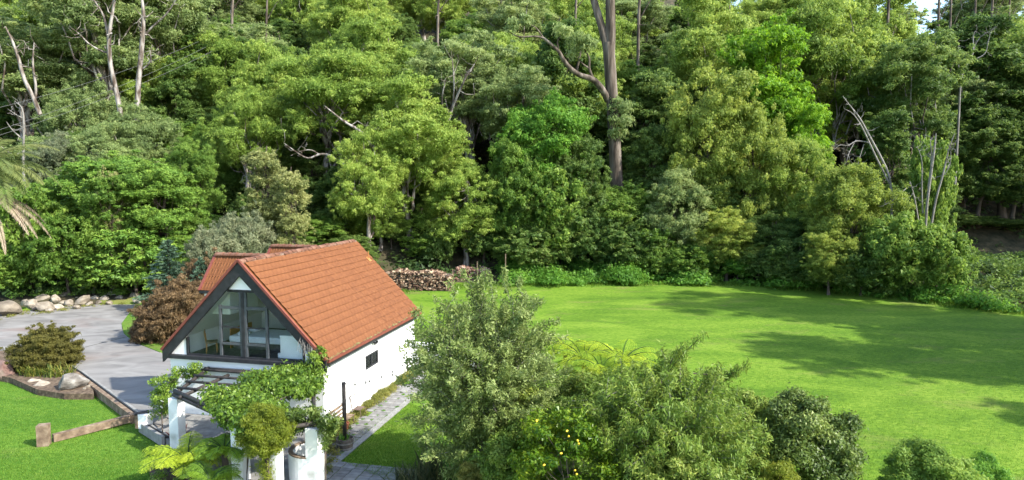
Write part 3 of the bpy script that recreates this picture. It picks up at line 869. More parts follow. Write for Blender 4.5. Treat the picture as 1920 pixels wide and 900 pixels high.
# ------------------------------------------------------------------ hardscape around the cottage
def poly_px(pts, z):
    return [tuple(G(px, py, z)[:2]) for px, py in pts]
DZ = .40                                                 # height of the driveway above the lawn
far_edge = [(-160, 610), (0, 588), (70, 580), (135, 573), (175, 566), (205, 561), (235, 561), (258, 565), (270, 572), (250, 586), (232, 600), (228, 613), (233, 626), (250, 640), (290, 655)]
joint_a, joint_b = (118, 660), (262, 625)
drive = poly_px(far_edge, DZ)
inner = [tuple(HW(-3.8, 4)[:2]), tuple(HW(-3.6, 1.0)[:2]), tuple(HW(-3.55, -.0)[:2])]
near_edge = [(296, 800), (263, 776), (210, 738), (163, 703), (130, 683), (60, 655), (0, 655), (-160, 672)]
dp = drive + inner + poly_px(near_edge, DZ)
dr_o = tag(MB().prism(dp, -.3, DZ).build('driveway', M['concrete']), kind='structure')
ja, jb = G(118, 661, DZ), G(240, 631, DZ)
MB().beam(ja + [0, 0, .004], jb + [0, 0, .004], .05, .006).build('expansion_joint', M['bulb'], dr_o)
patio = [tuple(HW(-3.55, -.0)[:2]), tuple(HW(-3.3, .2)[:2]), tuple(HW(3.3, .2)[:2]), tuple(HW(3.6, -1.5)[:2])] + poly_px([(600, 935), (440, 935), (360, 850), (312, 823), (296, 803)], .36)
tag(MB().prism(patio, -.3, .36).build('patio', M['paver']), kind='structure')
# timber edging with pale kerb strip, between driveway and front lawn
e1 = [G(x, y, DZ) for x, y in ((150, 697), (210, 741), (258, 776))]
ed = thing('timber_edging', 'long weathered timber edging with pale strip between driveway and front lawn', 'edging', e1[0])
def rel(o, p):
    return np.array(p) - np.array(o.location)
for i, (a, b) in enumerate(((e1[0], e1[1]), (e1[1], e1[2]))):
    off = np.array([-.12, -.1, 0])
    MB().beam(rel(ed, a) + off + [0, 0, -.22], rel(ed, b) + off + [0, 0, -.22], .2, .42).build('sleeper', M['sleeper'], ed)
    MB().beam(rel(ed, a) + [.06, .05, .02], rel(ed, b) + [.06, .05, .02], .11, .07).build('kerb_strip', M['kerb'], ed)
k1, k2 = G(268, 795, .36), G(312, 822, .36)
kb = thing('patio_kerb', 'white patio kerb with dark channel beside the pergola pillar', 'kerb', k1)
MB().beam((-.1, -.05, -.1), rel(kb, k2) + [-.1, -.05, -.1], .12, .4).build('kerb_stone', M['kerb'], kb)
MB().beam((.03, .03, .03), rel(kb, k2) + [.03, .03, .03], .1, .05).build('channel', M['black'], kb)
MB().beam((.15, .08, .02), rel(kb, k2) + [.15, .08, .02], .1, .05).build('kerb_strip', M['kerb'], kb)
pr = G(273, 797, .36)
pier = thing('low_pier', 'short white rendered pier capped with a dark pipe at the driveway corner', 'pier', pr, HR)
MB().box(-.2, .2, -.18, .18, -.1, .5).build('block', M['white'], pier)
MB().tube([(-.34, -.2, .52), (.1, .12, .55)], .07, 8).build('pipe', M['black'], pier)
MB().box(-.34, -.205, -.2, .12, -.1, .42).build('dark_block', M['sleeper'], pier)
pp = G(83, 835, 0)
post = thing('timber_post', 'stout weathered timber post standing in the front lawn', 'post', pp, .3)
MB().box(-.2, .2, -.17, .17, -.2, .86).build('post_body', M['sleeper'], post)
V = MB()
ra, rb = G(100, 829, .0), G(258, 790, .0)
rail = thing('log_rail', 'long weathered log rail lying between lawn post and driveway corner', 'rail', ra)
MB().beam((0, 0, .17), rel(rail, rb) + [0, 0, .22], .24, .3).build('log_beam', M['sleeper'], rail)

# side path, lawn paving
def ground_box(pts_px, z0=-.05, z1=.03):
    return poly_px(pts_px, z1), z0, z1
path = ob('side_path', None); tag(path, kind='structure')
la, lb = G(700, 797, .02), G(815, 696, .02)             # path axis, near to far
pa, pb = HW(4.75, -1.6), HW(4.75, 10.5)
r = rs(17)
path_mb = []
n_p = 22
for i in range(n_p):
    for j in range(3):
        v0 = -2.6 + i * .6; u0 = 4.35 + j * .42
        m_ = ('side', i, j)
        if r.rand() < .08 and j == 0:
            continue
        b = MB().box(-.19, .19, -.28, .28, -.06, .035)
        path_mb.append((u0, v0, b))
SLAB = [mesh('paver', np.vstack(MB().box(-.195, .195, -.285, .285, -.06, .035).V), MB().box(-.195, .195, -.285, .285, -.06, .035).F, M['paver'], np.full(8, t)) for t in (.3, .5, .7)]
for k, (u0, v0, b) in enumerate(path_mb):
    c = HW(u0, v0, r.uniform(-.006, .006))
    o = ob('paver', SLAB[k % 3], path, c, HR + r.normal() * .015)
    o.scale = (r.uniform(.97, 1.03), 1, 1)
MB().beam(HW(5.55, -2.7, .0), HW(5.55, 10.6, .0), .28, .09).build('path_edging', M['kerb'], path)
pv2 = ob('lawn_paving', None); tag(pv2, kind='structure')
o0 = G(668, 885, .03)
for i in range(9):
    for j in range(5):
        c = o0 + np.array([HC, HS, 0]) * ((i - 3) * .47) + np.array([-HS, HC, 0]) * ((j - 3) * .47)
        c[2] = r.uniform(-.012, .006)
        o = ob('paver', SLAB[(i * 3 + j) % 3], pv2, c, HR + r.normal() * .02)
        o.scale = (1.12, .78, 1)
bedm = MB()
for (pts, nm, z) in (([HW(3.68, -1.0), HW(4.2, -1.6), HW(4.2, 10.4), HW(3.68, 10.4)], 'wall_bed', .012),):
    tag(MB().prism([p[:2] for p in pts], -.1, z).build(nm, M['soil']), kind='structure')

# stone helper
ICO = None
def rock_mesh(seed, sub=2, rough=.28, flat=1.0, name='stone', mat='stone'):
    import bmesh
    bm = bmesh.new()
    bmesh.ops.create_icosphere(bm, subdivisions=sub, radius=.5)
    V = np.array([v.co[:] for v in bm.verts]); F = [tuple(v.index for v in f.verts) for f in bm.faces]
    bm.free()
    r = rs(seed)
    for k in range(13):                                 # cut flat facets
        n = unit(r.normal(size=3)); d = r.uniform(.24, .4)
        h = V @ n
        V = V - np.outer(np.clip(h - d, 0, None) * .9, n)
    f = r.normal(size=(4, 3)) * 3
    for k in range(4):
        V = V * (1 + rough * .16 * np.sin(V @ f[k] * 2.2 + r.rand() * 6)[:, None])
    V[:, 2] *= flat
    return mesh(name, V, F, M[mat], smooth=False)
STONES = [rock_mesh(i) for i in range(8)]
rw = thing('rock_wall', 'low dry wall of rough pale boulders along the far driveway edge', 'rock wall', G(100, 572, DZ))
r = rs(23)
for px, py, wpx, hpx in ((12, 572, 62, 40), (48, 566, 22, 18), (58, 567, 30, 24), (80, 558, 38, 20), (84, 571, 46, 26), (104, 559, 26, 22), (120, 553, 30, 22), (137, 550, 30, 22), (128, 566, 24, 18), (108, 573, 26, 14),
                         (157, 549, 34, 18), (152, 562, 38, 22), (176, 545, 22, 20), (178, 558, 26, 18), (-22, 578, 50, 34), (196, 558, 26, 20), (212, 551, 22, 20), (236, 546, 34, 24), (226, 558, 22, 16), (252, 553, 24, 22), (258, 564, 20, 14), (66, 577, 20, 12), (144, 574, 20, 12), (-60, 588, 46, 30), (34, 582, 22, 14), (92, 580, 20, 12), (118, 566, 18, 12), (166, 569, 18, 11), (186, 566, 16, 10), (205, 566, 16, 11), (142, 560, 18, 12), (70, 553, 22, 14), (28, 556, 24, 14)):
    base = G(px, py + hpx * .5, DZ + .02)
    Y = base[1]
    c = P(px, py + hpx * .12, Y + .3)
    o = ob('stone', STONES[r.randint(8)], rw, c - np.array(rw.location))
    s = Y / FOC
    o.scale = (wpx * s * .95, wpx * s * .8, hpx * s * .98)
    o.rotation_euler = (r.normal() * .2, r.normal() * .2, r.uniform(-.5, .5))
def boulder(px, py, wpx, hpx, label, mat, seed, group='boulders edging the island garden bed'):
    b = G(px, py + hpx * .45, .1)
    s = b[1] / FOC
    o = ob('boulder', rock_mesh(seed, 3, .3, name='boulder', mat=mat), None, P(px, py, b[1] + .15), seed * .7)
    o.scale = (wpx * s * 1.12, wpx * s * .9, hpx * s * 1.35)
    return tag(o, label, 'boulder', group)
boulder(131, 719, 62, 34, 'large grey lichen-spotted boulder at the corner of the island bed', 'lichen', 101)
boulder(10, 694, 46, 34, 'reddish boulder at the left end of the island bed', 'redrock', 102)
boulder(78, 722, 38, 18, 'flat pale boulder just left of the large lichen-spotted one', 'stone', 103)
boulder(62, 715, 26, 16, 'small brown boulder between reddish rock and flat pale boulder', 'stone', 104)
boulder(168, 727, 18, 15, 'squared pale stone right of the large lichen-spotted boulder', 'stone', 105)
boulder(157, 733, 14, 12, 'little tan stone wedged beside the squared pale stone', 'stone', 106)
boulder(152, 722, 12, 14, 'small upright stone touching the large lichen-spotted boulder', 'lichen', 107)
isl = poly_px([(-30, 655), (30, 648), (100, 668), (140, 690), (172, 718), (176, 738), (120, 738), (70, 730), (20, 708), (-30, 700)], .3)
tag(MB().prism(isl, -.2, .3).build('island_bed', M['soil']), kind='structure')
mb2 = poly_px([(262, 560), (240, 590), (228, 606), (232, 624), (250, 640), (300, 660), (420, 640), (420, 560)], .43)
tag(MB().prism(mb2, -.2, .43).build('maple_bed', M['lawnfront']), kind='structure')
frnt = poly_px([(312, 824), (360, 850), (440, 940), (560, 990), (300, 990), (280, 880), (296, 840)], .12)
tag(MB().prism(frnt, -.2, .12).build('fern_bed', M['soil']), kind='structure')

# ------------------------------------------------------------------ pergola of logs on white pillars
PT = 2.42
def top_pt(px, py, z=PT):
    return G(px, py, z)
pA, pB, pC, pD = top_pt(330, 737), top_pt(449, 790), top_pt(512, 806), top_pt(589, 794)
pg = thing('pergola', 'dark log pergola on white pillars in front of the gable', 'pergola', (pA[0], pA[1], 0))
pil = []
for k, (p, zb, zt, w) in enumerate(((pA, .3, 2.25, .4), (pB, .0, 2.25, .42), (pC, .0, 2.0, .42), (pD, -.1, 2.3, .44))):
    c = rel(pg, (p[0], p[1], 0))
    o = MB().box(-w / 2, w / 2, -w / 2, w / 2, zb, zt).build('pillar', M['whiteold'], pg)
    o.location = c; o.rotation_euler = (0, 0, HR)
wl_, wr_ = HW(-1.75, .12, PT + .05), HW(3.3, .12, PT + .05)
lg = MB
def log(a, b, rad, name='beam'):
    a, b = rel(pg, a), rel(pg, b)
    MB().tube([a + (b - a) * t for t in (-.03, .33, .66, 1.03)], rad, 8).build(name, M['darkbeam'], pg, True)
log(wl_, pA, .075)
log(pA + [0, 0, .06], pB + [0, 0, .06], .08)
log(pA + [0, -.1, -.06], pB + [0, -.1, -.06], .07)
log(pB, pC, .075); log(pC, pD, .075)
log(wl_, wr_, .07)
log(pD, wr_, .07)
for t in (.15, .4, .65, .9):
    a = wl_ * (1 - t) + pA * t
    log(a + [0, 0, .1], a + (wr_ - wl_) * .62 + [0, 0, .1], .055, 'rafter')
for t in (.12, .42, .72):                               # cross logs with sawn ends on the front beam
    a = pA * (1 - t) + pB * t
    e = a + (HW(0, 1) - HW(0, 0)) * 2.6
    log(a + (HW(0, -1) - HW(0, 0)) * .12 + [0, 0, 0], e + [0, 0, .04], .075, 'rafter')
# curved screen wall between the two right pillars
cw = thing('curved_wall', 'curved white low wall bulging out beside the right pergola pillar', 'garden wall', (pD[0], pD[1], 0), HR)
cx, cy, rr_ = -.38, .62, .86
th = np.linspace(R(292), R(100), 20)
mbw, mbc = MB(), MB()
for i in range(len(th) - 1):
    a, b, c, d = [(cx + rad * math.cos(t), cy + rad * math.sin(t)) for t, rad in ((th[i], rr_), (th[i + 1], rr_), (th[i + 1], rr_ - .15), (th[i], rr_ - .15))]
    mbw.prism([a, b, c, d][::-1], -.1, 1.25)
    mbc.prism([a, b, c, d][::-1], 1.253, 1.3)
mbw.build('wall_body', M['whiteold'], cw)
mbc.build('coping', M['sleeper'], cw)

# ------------------------------------------------------------------ garden wall, barrel, string lights, seats
gwl = thing('garden_wall', 'white rendered garden wall running behind the silvery fruit tree', 'wall', HW(WU, WV1 - .4), HR)
MB().box(.0, 6.9, 0, .22, -.1, 1.55).build('wall_body', M['white'], gwl)
MB().box(6.55, 7.0, -.12, .33, -.1, 1.42).build('end_pier', M['white'], gwl)
bp_ = G(647, 842, 0)
brl = thing('barrel_planter', 'half wine barrel planter with iron hoops at the foot of the light pole', 'planter', bp_)
for k in range(16):
    a0, a1 = 2 * math.pi * (k + .03) / 16, 2 * math.pi * (k + .97) / 16
    V = []
    for rad_, z in ((.28, 0), (.33, .25), (.345, .46)):
        for a in (a0, a1):
            V.append((rad_ * math.cos(a), rad_ * math.sin(a), z))
    for rad_, z in ((.245, 0), (.295, .25), (.31, .46)):
        for a in (a0, a1):
            V.append((rad_ * math.cos(a), rad_ * math.sin(a), z))
    F = [(0, 1, 3, 2), (2, 3, 5, 4), (4, 5, 11, 10), (7, 6, 8, 9), (9, 8, 10, 11), (0, 2, 8, 6), (2, 4, 10, 8), (1, 7, 9, 3), (3, 9, 11, 5), (0, 6, 7, 1)]
    MB().add(V, F, (k * 37 % 16) / 16).build('stave', M['barrel'], brl)
for z, rad_ in ((.09, .302), (.3, .341)):
    MB().lathe([(rad_, z - .025), (rad_ + .008, z - .025), (rad_ + .014, z + .025), (rad_, z + .025)], 24).build('hoop', M['hoop'], brl)
MB().lathe([(0, .4), (.3, .39)], 16).build('soil', M['soil'], brl)
pole = thing('light_pole', 'tall dark round pole standing in the half barrel carrying string lights', 'pole', bp_ + [0, 0, .35])
MB().tube([(0, 0, 0), (.0, .0, 2.35)], .075, 10).build('pole_body', M['darkbeam'], pole, True)
MB().tube([(.0, 0, 2.3), (.12, .02, 2.3)], .015, 5).build('hook', M['rust'], pole)
ptop = bp_ + [0, 0, 2.62]
def string(name, label, a, b, sag, nb, bulbs=True):
    t = thing(name, label, 'string lights', a, group='wires and bulbs strung from the light pole')
    n = 14
    pts = [(np.array(b) - a) * s - np.array([0, 0, sag * 4 * s * (1 - s)]) for s in np.linspace(0, 1, n)]
    MB().tube(pts, .007, 4).build('wire', M['wire'], t)
    for k in range(nb):
        s = (k + .7) / (nb + .4)
        p = (np.array(b) - a) * s - np.array([0, 0, sag * 4 * s * (1 - s)])
        MB().lathe([(0, -.13), (.035, -.11), (.045, -.06), (.02, -.02), (.018, .01), (0, .01)], 8, p).build('bulb', M['bulb'], t)
string('string_light', 'string of dark bulbs from the pole along the cottage wall to the bracket', ptop, HW(WU + .1, hk[1], hz), .28, 5)
string('string_light', 'second slack string of bulbs from the pole towards the silvery fruit tree', ptop, HW(5.4, 8.2, 1.5), .32, 3)
string('string_light', 'short vine-wrapped wire from the pole to the cottage corner', ptop, HW(WU + .05, .3, 2.3), .08, 0)
def seg(mb, pts, rad):
    return mb.tube(pts, rad, 5)
b0 = HW(WU + .42, .95, 0)
bn = thing('slatted_bench', 'old slatted bench leaning by the white side wall', 'bench', b0, HR)
for s in (-.5, .5):
    MB().tube([(.3, s, 0), (.28, s, .4), (-.1, s, .42), (-.28, s, .95)], .022, 5).build('frame', M['rust'], bn)
    MB().tube([(-.25, s, 0), (-.1, s, .42)], .022, 5).build('leg', M['rust'], bn)
for k, z in enumerate((.56, .7, .84)):
    MB().beam((-.14 - k * .055, -.62, z), (-.14 - k * .055, .62, z), .03, .09).build('slat', M['sleeper'], bn)
for k in range(4):
    MB().beam((.26 - k * .11, -.6, .43), (.26 - k * .11, .6, .43), .08, .03).build('slat', M['sleeper'], bn)
c0 = HW(WU + .5, 2.35, 0)
mc = thing('metal_chair', 'rusty metal garden chair with mesh back beside the slatted bench', 'chair', c0, HR)
for s in (-.24, .24):
    MB().tube([(.24, s, 0), (.2, s, .42), (-.18, s, .42), (-.3, s, 1.0)], .018, 5).build('frame', M['rust'], mc)
    MB().tube([(-.34, s, 0), (-.16, s, .42)], .018, 5).build('leg', M['rust'], mc)
MB().tube([(-.3, -.24, 1.0), (-.3, .24, 1.0)], .018, 5).build('top_rail', M['rust'], mc)
MB().box(-.16, .2, -.23, .23, .415, .435).build('seat', M['rust'], mc)
bk = MB()
for k in range(7):
    s = -.21 + k * .07
    bk.tube([(-.18, s, .44), (-.29, s, .98)], .005, 4)
bk.build('mesh_back', M['rust'], mc)
pot = G(634, 826, .02)
tp = thing('terracotta_pot', 'terracotta pot half hidden in weeds by the house corner', 'pot', pot + [0, 1.1, 0])
MB().lathe([(0, 0), (.12, 0), (.17, .28), (.19, .28), (.19, .34), (.16, .34), (.15, .3), (0, .28)], 16).build('pot_body', M['terracotta'], tp)

# ------------------------------------------------------------------ firewood stacks
def firewood(name, label, c, ang, length, depth, h, mat, seed, n):
    r = rs(seed)
    t = thing(name, label, 'firewood stack', c, ang, 'firewood stacked at the edge of the wood')
    mb = MB(); big = []
    for k in range(n):
        x = r.uniform(-length / 2, length / 2)
        zt = h * (1 - .25 * (abs(x) / (length / 2)) ** 4) * (1 + .08 * math.sin(x * 2.1 + seed))
        if r.rand() < .62:                              # the face of the stack
            z = r.uniform(0.02, zt); y = -depth / 2 + r.normal() * .05 + .12 * z
        else:                                           # its top
            z = zt + r.normal() * .05; y = r.uniform(-depth / 2, depth / 2)
        rad = r.uniform(.055, .12); ln = r.uniform(.26, .46)
        k_ = 3 if r.rand() < .6 else 5
        th = np.arange(k_) * 2 * math.pi / k_ + r.rand() * 6
        sec = np.stack([np.cos(th) * rad, np.sin(th) * rad * r.uniform(.6, 1)], 1)
        V = np.array([(a, s * ln / 2, b) for s in (-1, 1) for a, b in sec])
        yaw = r.normal() * .25 + (math.pi / 2 if r.rand() < .35 else 0)
        m = np.array(Matrix.Rotation(yaw, 3, 'Z') @ Matrix.Rotation(r.normal() * .18, 3, 'X'))
        F = [tuple(range(k_)), tuple(range(2 * k_ - 1, k_ - 1, -1))] + [(i, k_ + i, k_ + (i + 1) % k_, (i + 1) % k_) for i in range(k_)]
        mb.add(V @ m.T + [x, y, z], F, r.rand())
    tag(mb.build('firewood', M[mat], t), kind='stuff')
    MB().box(-length / 2 + .2, length / 2 - .2, -depth / 2 + .25, depth / 2 - .1, 0, h * .86).build('stack_core', M['bark_dark'], t)
    return t
f1, f2 = G(762, 545, 0), G(884, 528, 0)
firewood('firewood_stack', 'long brown stack of split firewood behind the cottage roof', f1 + [0, 1, 0], R(-4), 9.0, 2.0, 1.75, 'log', 3, 1500)
firewood('firewood_stack', 'shorter pinkish firewood stack beside the long brown one', f2 + [0, 1.2, 0], R(-2), 3.9, 2.2, 1.35, 'logpink', 4, 700)
for px, top, bot, Y, lb in ((948, 476, 520, 67.5, 'thin brown stake right of the pinkish firewood stack'), (849, 505, 540, 65.5, 'grey stake between the two firewood stacks'), (895, 490, 520, 68.5, 'short pale stake behind the pinkish firewood')):
    a, b = P(px, bot, Y), P(px, top, Y)
    t = thing('stake', lb, 'stake', a, group='stakes by the firewood')
    MB().beam((0, 0, -.3), b - a, .1, .1, up=(0, 1, 0)).build('stake_body', M['sleeper'], t)

# ------------------------------------------------------------------ the wood: named trees, front to back
T = tree
T('gum_d', 872, 292, 74.2, 175, 'gum_tree', 'dense round-headed gum bulging over the pinkish firewood stack', rz=.4)
T('gum_d', 712, 345, 74.1, 135, 'gum_tree', 'low drooping gum crown hanging over the cottage ridge and vent pipe', rz=2.0)
T('gum_b', 765, 135, 75, 230, 'gum_tree', 'broad yellow-green gum standing directly behind the long firewood stack', rz=1.0)
host_1 = T('gum_a', 625, 90, 79, 270, 'gum_tree', 'largest spreading gum, with pale limbs, above the cottage roof', rz=3.0)
T('gum_b', 515, 72, 86, 170, 'gum_tree', 'tall gum with domed top left of the largest spreading gum', rz=5.0)
T('gum_a', 470, 170, 74, 160, 'gum_tree', 'mid-height gum behind the pale columnar trees', rz=4.1)
host_0 = T('gum_b', 690, 230, 70, 150, 'gum_tree', 'gum with bent bare limbs close behind the cottage ridge', rz=2.6)
host_2 = T('gum_c', 880, 40, 86, 220, 'gum_tree', 'grey-leaved gum with a fan of thin pale stems', rz=.3)
T('gum_c', 962, 95, 82, 170, 'gum_tree', 'soft grey-green gum between the fan-stemmed gum and the giant grey trunk', rz=1.9)
T('gum_b', 705, 30, 95, 220, 'gum_tree', 'gum rising behind the largest spreading gum, near the top edge', rz=.9)
T('pale', 498, 258, 61, 105, 'columnar_tree', 'taller of two pale yellow-green columnar trees behind the cottage')
T('pale', 549, 300, 59.5, 80, 'columnar_tree', 'shorter of two pale yellow-green columnar trees behind the cottage')
T('greyshrub', 452, 395, 58, 130, 'shrub', 'grey-green twiggy shrub at the foot of the pale columnar trees', 'shrub')
T('greyshrub', 400, 418, 55, 110, 'shrub', 'silvery twiggy shrub just above the left dormer', 'shrub')
T('forest_c', 590, 400, 69, 120, 'shade_tree', 'dark bushy tree low behind the cottage ridge cap')
T('forest_a', 655, 440, 68, 110, 'shade_tree', 'dark shaded bush touching the far end of the cottage ridge')
T('broad', 800, 430, 74.1, 100, 'shade_tree', 'dark leafy bush behind the long firewood stack')
T('forest_c', 1018, 165, 77, 180, 'bushy_tree', 'bright bushy tree left of the giant grey trunk', leaf='weed')
T('forest_c', 960, 240, 74, 120, 'bushy_tree', 'smaller green tree right of the round-headed gum')
T('broad', 1030, 300, 71, 150, 'vine_covered_tree', 'creeper-covered tree in front of the bright bushy tree')
T('forest_a', 1085, 250, 75, 120, 'shade_tree', 'dark tree tight against the left side of the giant grey trunk')
T('shrub_a', 1000, 420, 70, 150, 'shrub', 'dark glossy shrub behind the bright weeds at the lawn edge, leftmost of three', 'shrub', 'dark shrubs along the lawn edge')
T('shrub_a', 1095, 372, 71.5, 150, 'shrub', 'dark glossy shrub, tallest of three, below the giant grey trunk', 'shrub', 'dark shrubs along the lawn edge')
T('shrub_a', 1170, 405, 70.8, 150, 'shrub', 'dark glossy shrub below right of the giant grey trunk', 'shrub', 'dark shrubs along the lawn edge')
T('broad', 1235, 420, 70.3, 110, 'shrub', 'leafy green bush between the dark shrubs and the hanging wattle', 'shrub')
T('forest_b', 1060, 40, 94, 190, 'shade_tree', 'dark tree behind the long bare limb of the giant gum')
T('forest_b', 1215, 130, 90, 190, 'shade_tree', 'shadowy tree right behind the giant grey trunk')
T('forest_a', 1235, 230, 80, 130, 'shade_tree', 'dark tree between the giant grey trunk and the tall wattle')
T('wattle_b', 1325, 112, 77, 190, 'wattle_tree', 'tall yellow-green wattle right of the giant grey trunk', rz=1.2)
T('wattle_a', 1405, 212, 73, 180, 'wattle_tree', 'broad sunlit wattle in front of the lime-green tree', rz=.4)
T('wattle_a', 1265, 325, 72, 150, 'wattle_tree', 'feathery wattle with twiggy branches above the bright weeds', rz=2.2, leaf='gumgrey')
T('wattle_b', 1365, 385, 68.3, 135, 'wattle_tree', 'rounded wattle bush hanging over the lawn edge', rz=3.3)
T('lime', 1425, 35, 84, 190, 'lime_tree', 'vivid lime-green tree, brightest in the wood')
T('lime', 1498, 175, 79, 120, 'lime_tree', 'smaller vivid lime-green tree right of the brightest one')
T('gum_a', 1530, -10, 93, 240, 'gum_tree', 'tall yellow-green gum behind the vivid lime-green tree', rz=1.5)
T('gum_b', 1620, -40, 104, 210, 'gum_tree', 'high gum above the fallen dead branches', rz=2.5)
T('gum_b', 1330, -30, 100, 240, 'gum_tree', 'high gum behind the tall yellow-green wattle', rz=.1)
T('wattle_a', 1503, 272, 71, 180, 'wattle_tree', 'grey-green wattle below the smaller lime-green tree', rz=5.1, leaf='gum')
T('wattle_a', 1597, 318, 65.5, 185, 'wattle_tree', 'sprawling wattle with bare lower branches near the lawn corner', rz=.9)
T('wattle_b', 1560, 428, 61.5, 105, 'wattle_tree', 'low yellow wattle dipping towards the shaded lawn', rz=4.4)
T('wattle_b', 1450, 395, 68, 130, 'wattle_tree', 'dark green wattle between two yellow ones at the lawn edge', leaf='forest')
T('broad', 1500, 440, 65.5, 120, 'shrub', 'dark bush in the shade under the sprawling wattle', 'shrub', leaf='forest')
T('gum_c', 1700, 35, 85, 215, 'gum_tree', 'dark slender gum left of the shaded wood', leaf='forest', rz=.5)
T('forest_b', 1655, 205, 79, 130, 'shade_tree', 'dim tree behind the fallen dead branches')
T('shrub_b', 1690, 395, 60.5, 150, 'shrub', 'leafy shrub at the foot of the vine-wrapped dead stems', 'shrub')
T('shrub_b', 1765, 420, 59, 120, 'shrub', 'fresh green shrub right of the vine-wrapped dead stems', 'shrub')
T('broad', 1740, 240, 68, 90, 'vine_covered_tree', 'creeper crown on top of the vine-wrapped dead stems')
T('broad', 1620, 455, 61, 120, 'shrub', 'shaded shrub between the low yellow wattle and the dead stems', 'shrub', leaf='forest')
for k, (key, px, top, Y, w, lf, lb) in enumerate((('shrub_b', 1300, 452, 68.5, 110, None, 'low green bush under the tall yellow-green wattle, touching the weeds'), ('shrub_a', 1425, 455, 67.2, 110, None, 'dark low bush right of the rounded overhanging wattle'), ('shrub_b', 1480, 468, 66, 100, 'forest', 'small dark bush left of the low yellow wattle'), ('shrub_a', 1560, 480, 63, 110, None, 'dark bush directly beneath the low yellow wattle'),
        ('shrub_b', 1650, 470, 61, 110, None, 'green bush at the shaded bend of the lawn edge'), ('shrub_b', 1385, 470, 68, 90, 'weed', 'light green low bush beneath the rounded overhanging wattle'), ('shrub_a', 1840, 405, 94, 120, None, 'dark bush on the bank behind the road at the right'), ('shrub_b', 1900, 410, 93, 110, 'forest', 'dark bush by the right edge on the bank behind the road'), ('shrub_a', 1780, 400, 93, 110, None, 'dark bush on the bank just right of the vine-wrapped dead stems'), ('shrub_b', 1235, 455, 69.5, 90, None, 'little green bush left of the feathery twiggy wattle'))):
    T(key, px, top, Y, w, 'shrub', lb, 'shrub', leaf=lf)
# left side, beyond the driveway
T('cypress', 222, 285, 62, 220, 'cypress_tree', 'broadest soft cypress of the hedge, beyond the driveway', group='cypress hedge', rz=.3)
T('cypress', 305, 300, 60, 165, 'cypress_tree', 'cypress in the hedge directly above the blue-green conifer', group='cypress hedge', rz=2.2)
T('cypress', 362, 262, 63, 105, 'cypress_tree', 'narrow darker cypress closing the right end of the hedge', group='cypress hedge', leaf='green', rz=4.0)
T('cypress', 140, 320, 64, 150, 'cypress_tree', 'cypress at the left end of the hedge behind the palm', group='cypress hedge', rz=5.2)
T('yellowtop', 204, 302, 57.6, 105, 'yellow_topped_tree', 'bush with golden top in front of the cypress hedge', leaf='green')
T('yellowtop', 207, 298, 58.0, 62, 'golden_bush', 'small golden crown poking out of the cypress hedge', leaf='pale')
T('broad', 122, 392, 56.5, 130, 'camellia', 'glossy camellia bush behind the rock wall, left of the hedge', 'shrub')
T('broad', 52, 335, 57, 130, 'broadleaf_tree', 'light green broadleaf tree under the palm fronds')
T('broad', 168, 455, 57, 110, 'camellia', 'low glossy bush right above the rock wall', 'shrub')
T('broad', 250, 420, 57, 150, 'broadleaf_tree', 'dense dark green tree between hedge and rock wall', leaf='cypress')
T('shrub_b', 40, 470, 57, 120, 'shrub', 'shrub under the drooping dead palm frond', 'shrub')
T('conifer', 312, 448, 51, 125, 'conifer', 'blue-green weeping conifer above the driveway turn')
T('conifer', 372, 480, 49, 80, 'conifer', 'small blue-green conifer peeping over the maroon maple')
T('forest_c', 330, 215, 82, 170, 'shade_tree', 'green tree behind the right half of the cypress hedge')
T('gum_d', 205, 225, 73, 180, 'grey_tree', 'domed grey-green tree above the golden bush', leaf='gumgrey')
T('gum_d', 118, 240, 71, 150, 'grey_tree', 'domed grey-green tree beside the white dead tree', leaf='grey', rz=1.1)
T('gum_d', 272, 190, 77, 160, 'grey_tree', 'round grey-green tree below the forked pale gum', leaf='gumgrey', rz=2.1)
T('gum_d', 395, 230, 78, 130, 'grey_tree', 'round tree in the dark gap right of the cypress hedge', leaf='green', rz=3.1)
T('gum_d', 60, 250, 72, 130, 'grey_tree', 'pale domed tree behind the white dead tree', leaf='gumgrey', rz=.7)
T('gum_d', 170, 130, 86, 170, 'grey_tree', 'layered grey-green tree left of the forked pale gum', leaf='gumgrey', rz=4.4)
host_3 = T('gum_c', 212, -90, 90, 280, 'gum_tree', 'tall pale-trunked gum at the upper left with one long side limb', rz=.8)
host_4 = T('gum_c', 285, -110, 96, 240, 'gum_tree', 'forked pale gum beside the power lines', rz=2.4)
host_5 = T('gum_c', 60, 10, 88, 250, 'gum_tree', 'leaning pale gum at the far upper left', rz=3.9)
T('forest_a', 420, 60, 100, 210, 'shade_tree', 'dark tree in the shade between pale gum and domed gum')
T('forest_b', 430, 200, 88, 130, 'shade_tree', 'dark narrow tree behind the power lines')
T('forest_a', 345, 110, 92, 150, 'shade_tree', 'leafy dark tree under the right end of the power lines')
# right-hand shaded wood
for px, top, Y, w, lb in ((1800, 30, 98, 210, 'tall dark tree behind the forked dead tree'), (1880, 90, 96, 190, 'dark tree at the right edge above the road'), (1835, 195, 94, 150, 'dark layered tree below the forked dead tree'),
                          (1900, 225, 93.5, 140, 'dark tree on the bank by the right edge'), (1760, 205, 95, 140, 'dark tree between slender gum and forked dead tree'), (1960, 60, 97, 220, 'dark tree just past the right edge above the road')):
    T('forest_b' if w > 180 else 'forest_a', px, top, Y, w, 'shade_tree', lb)
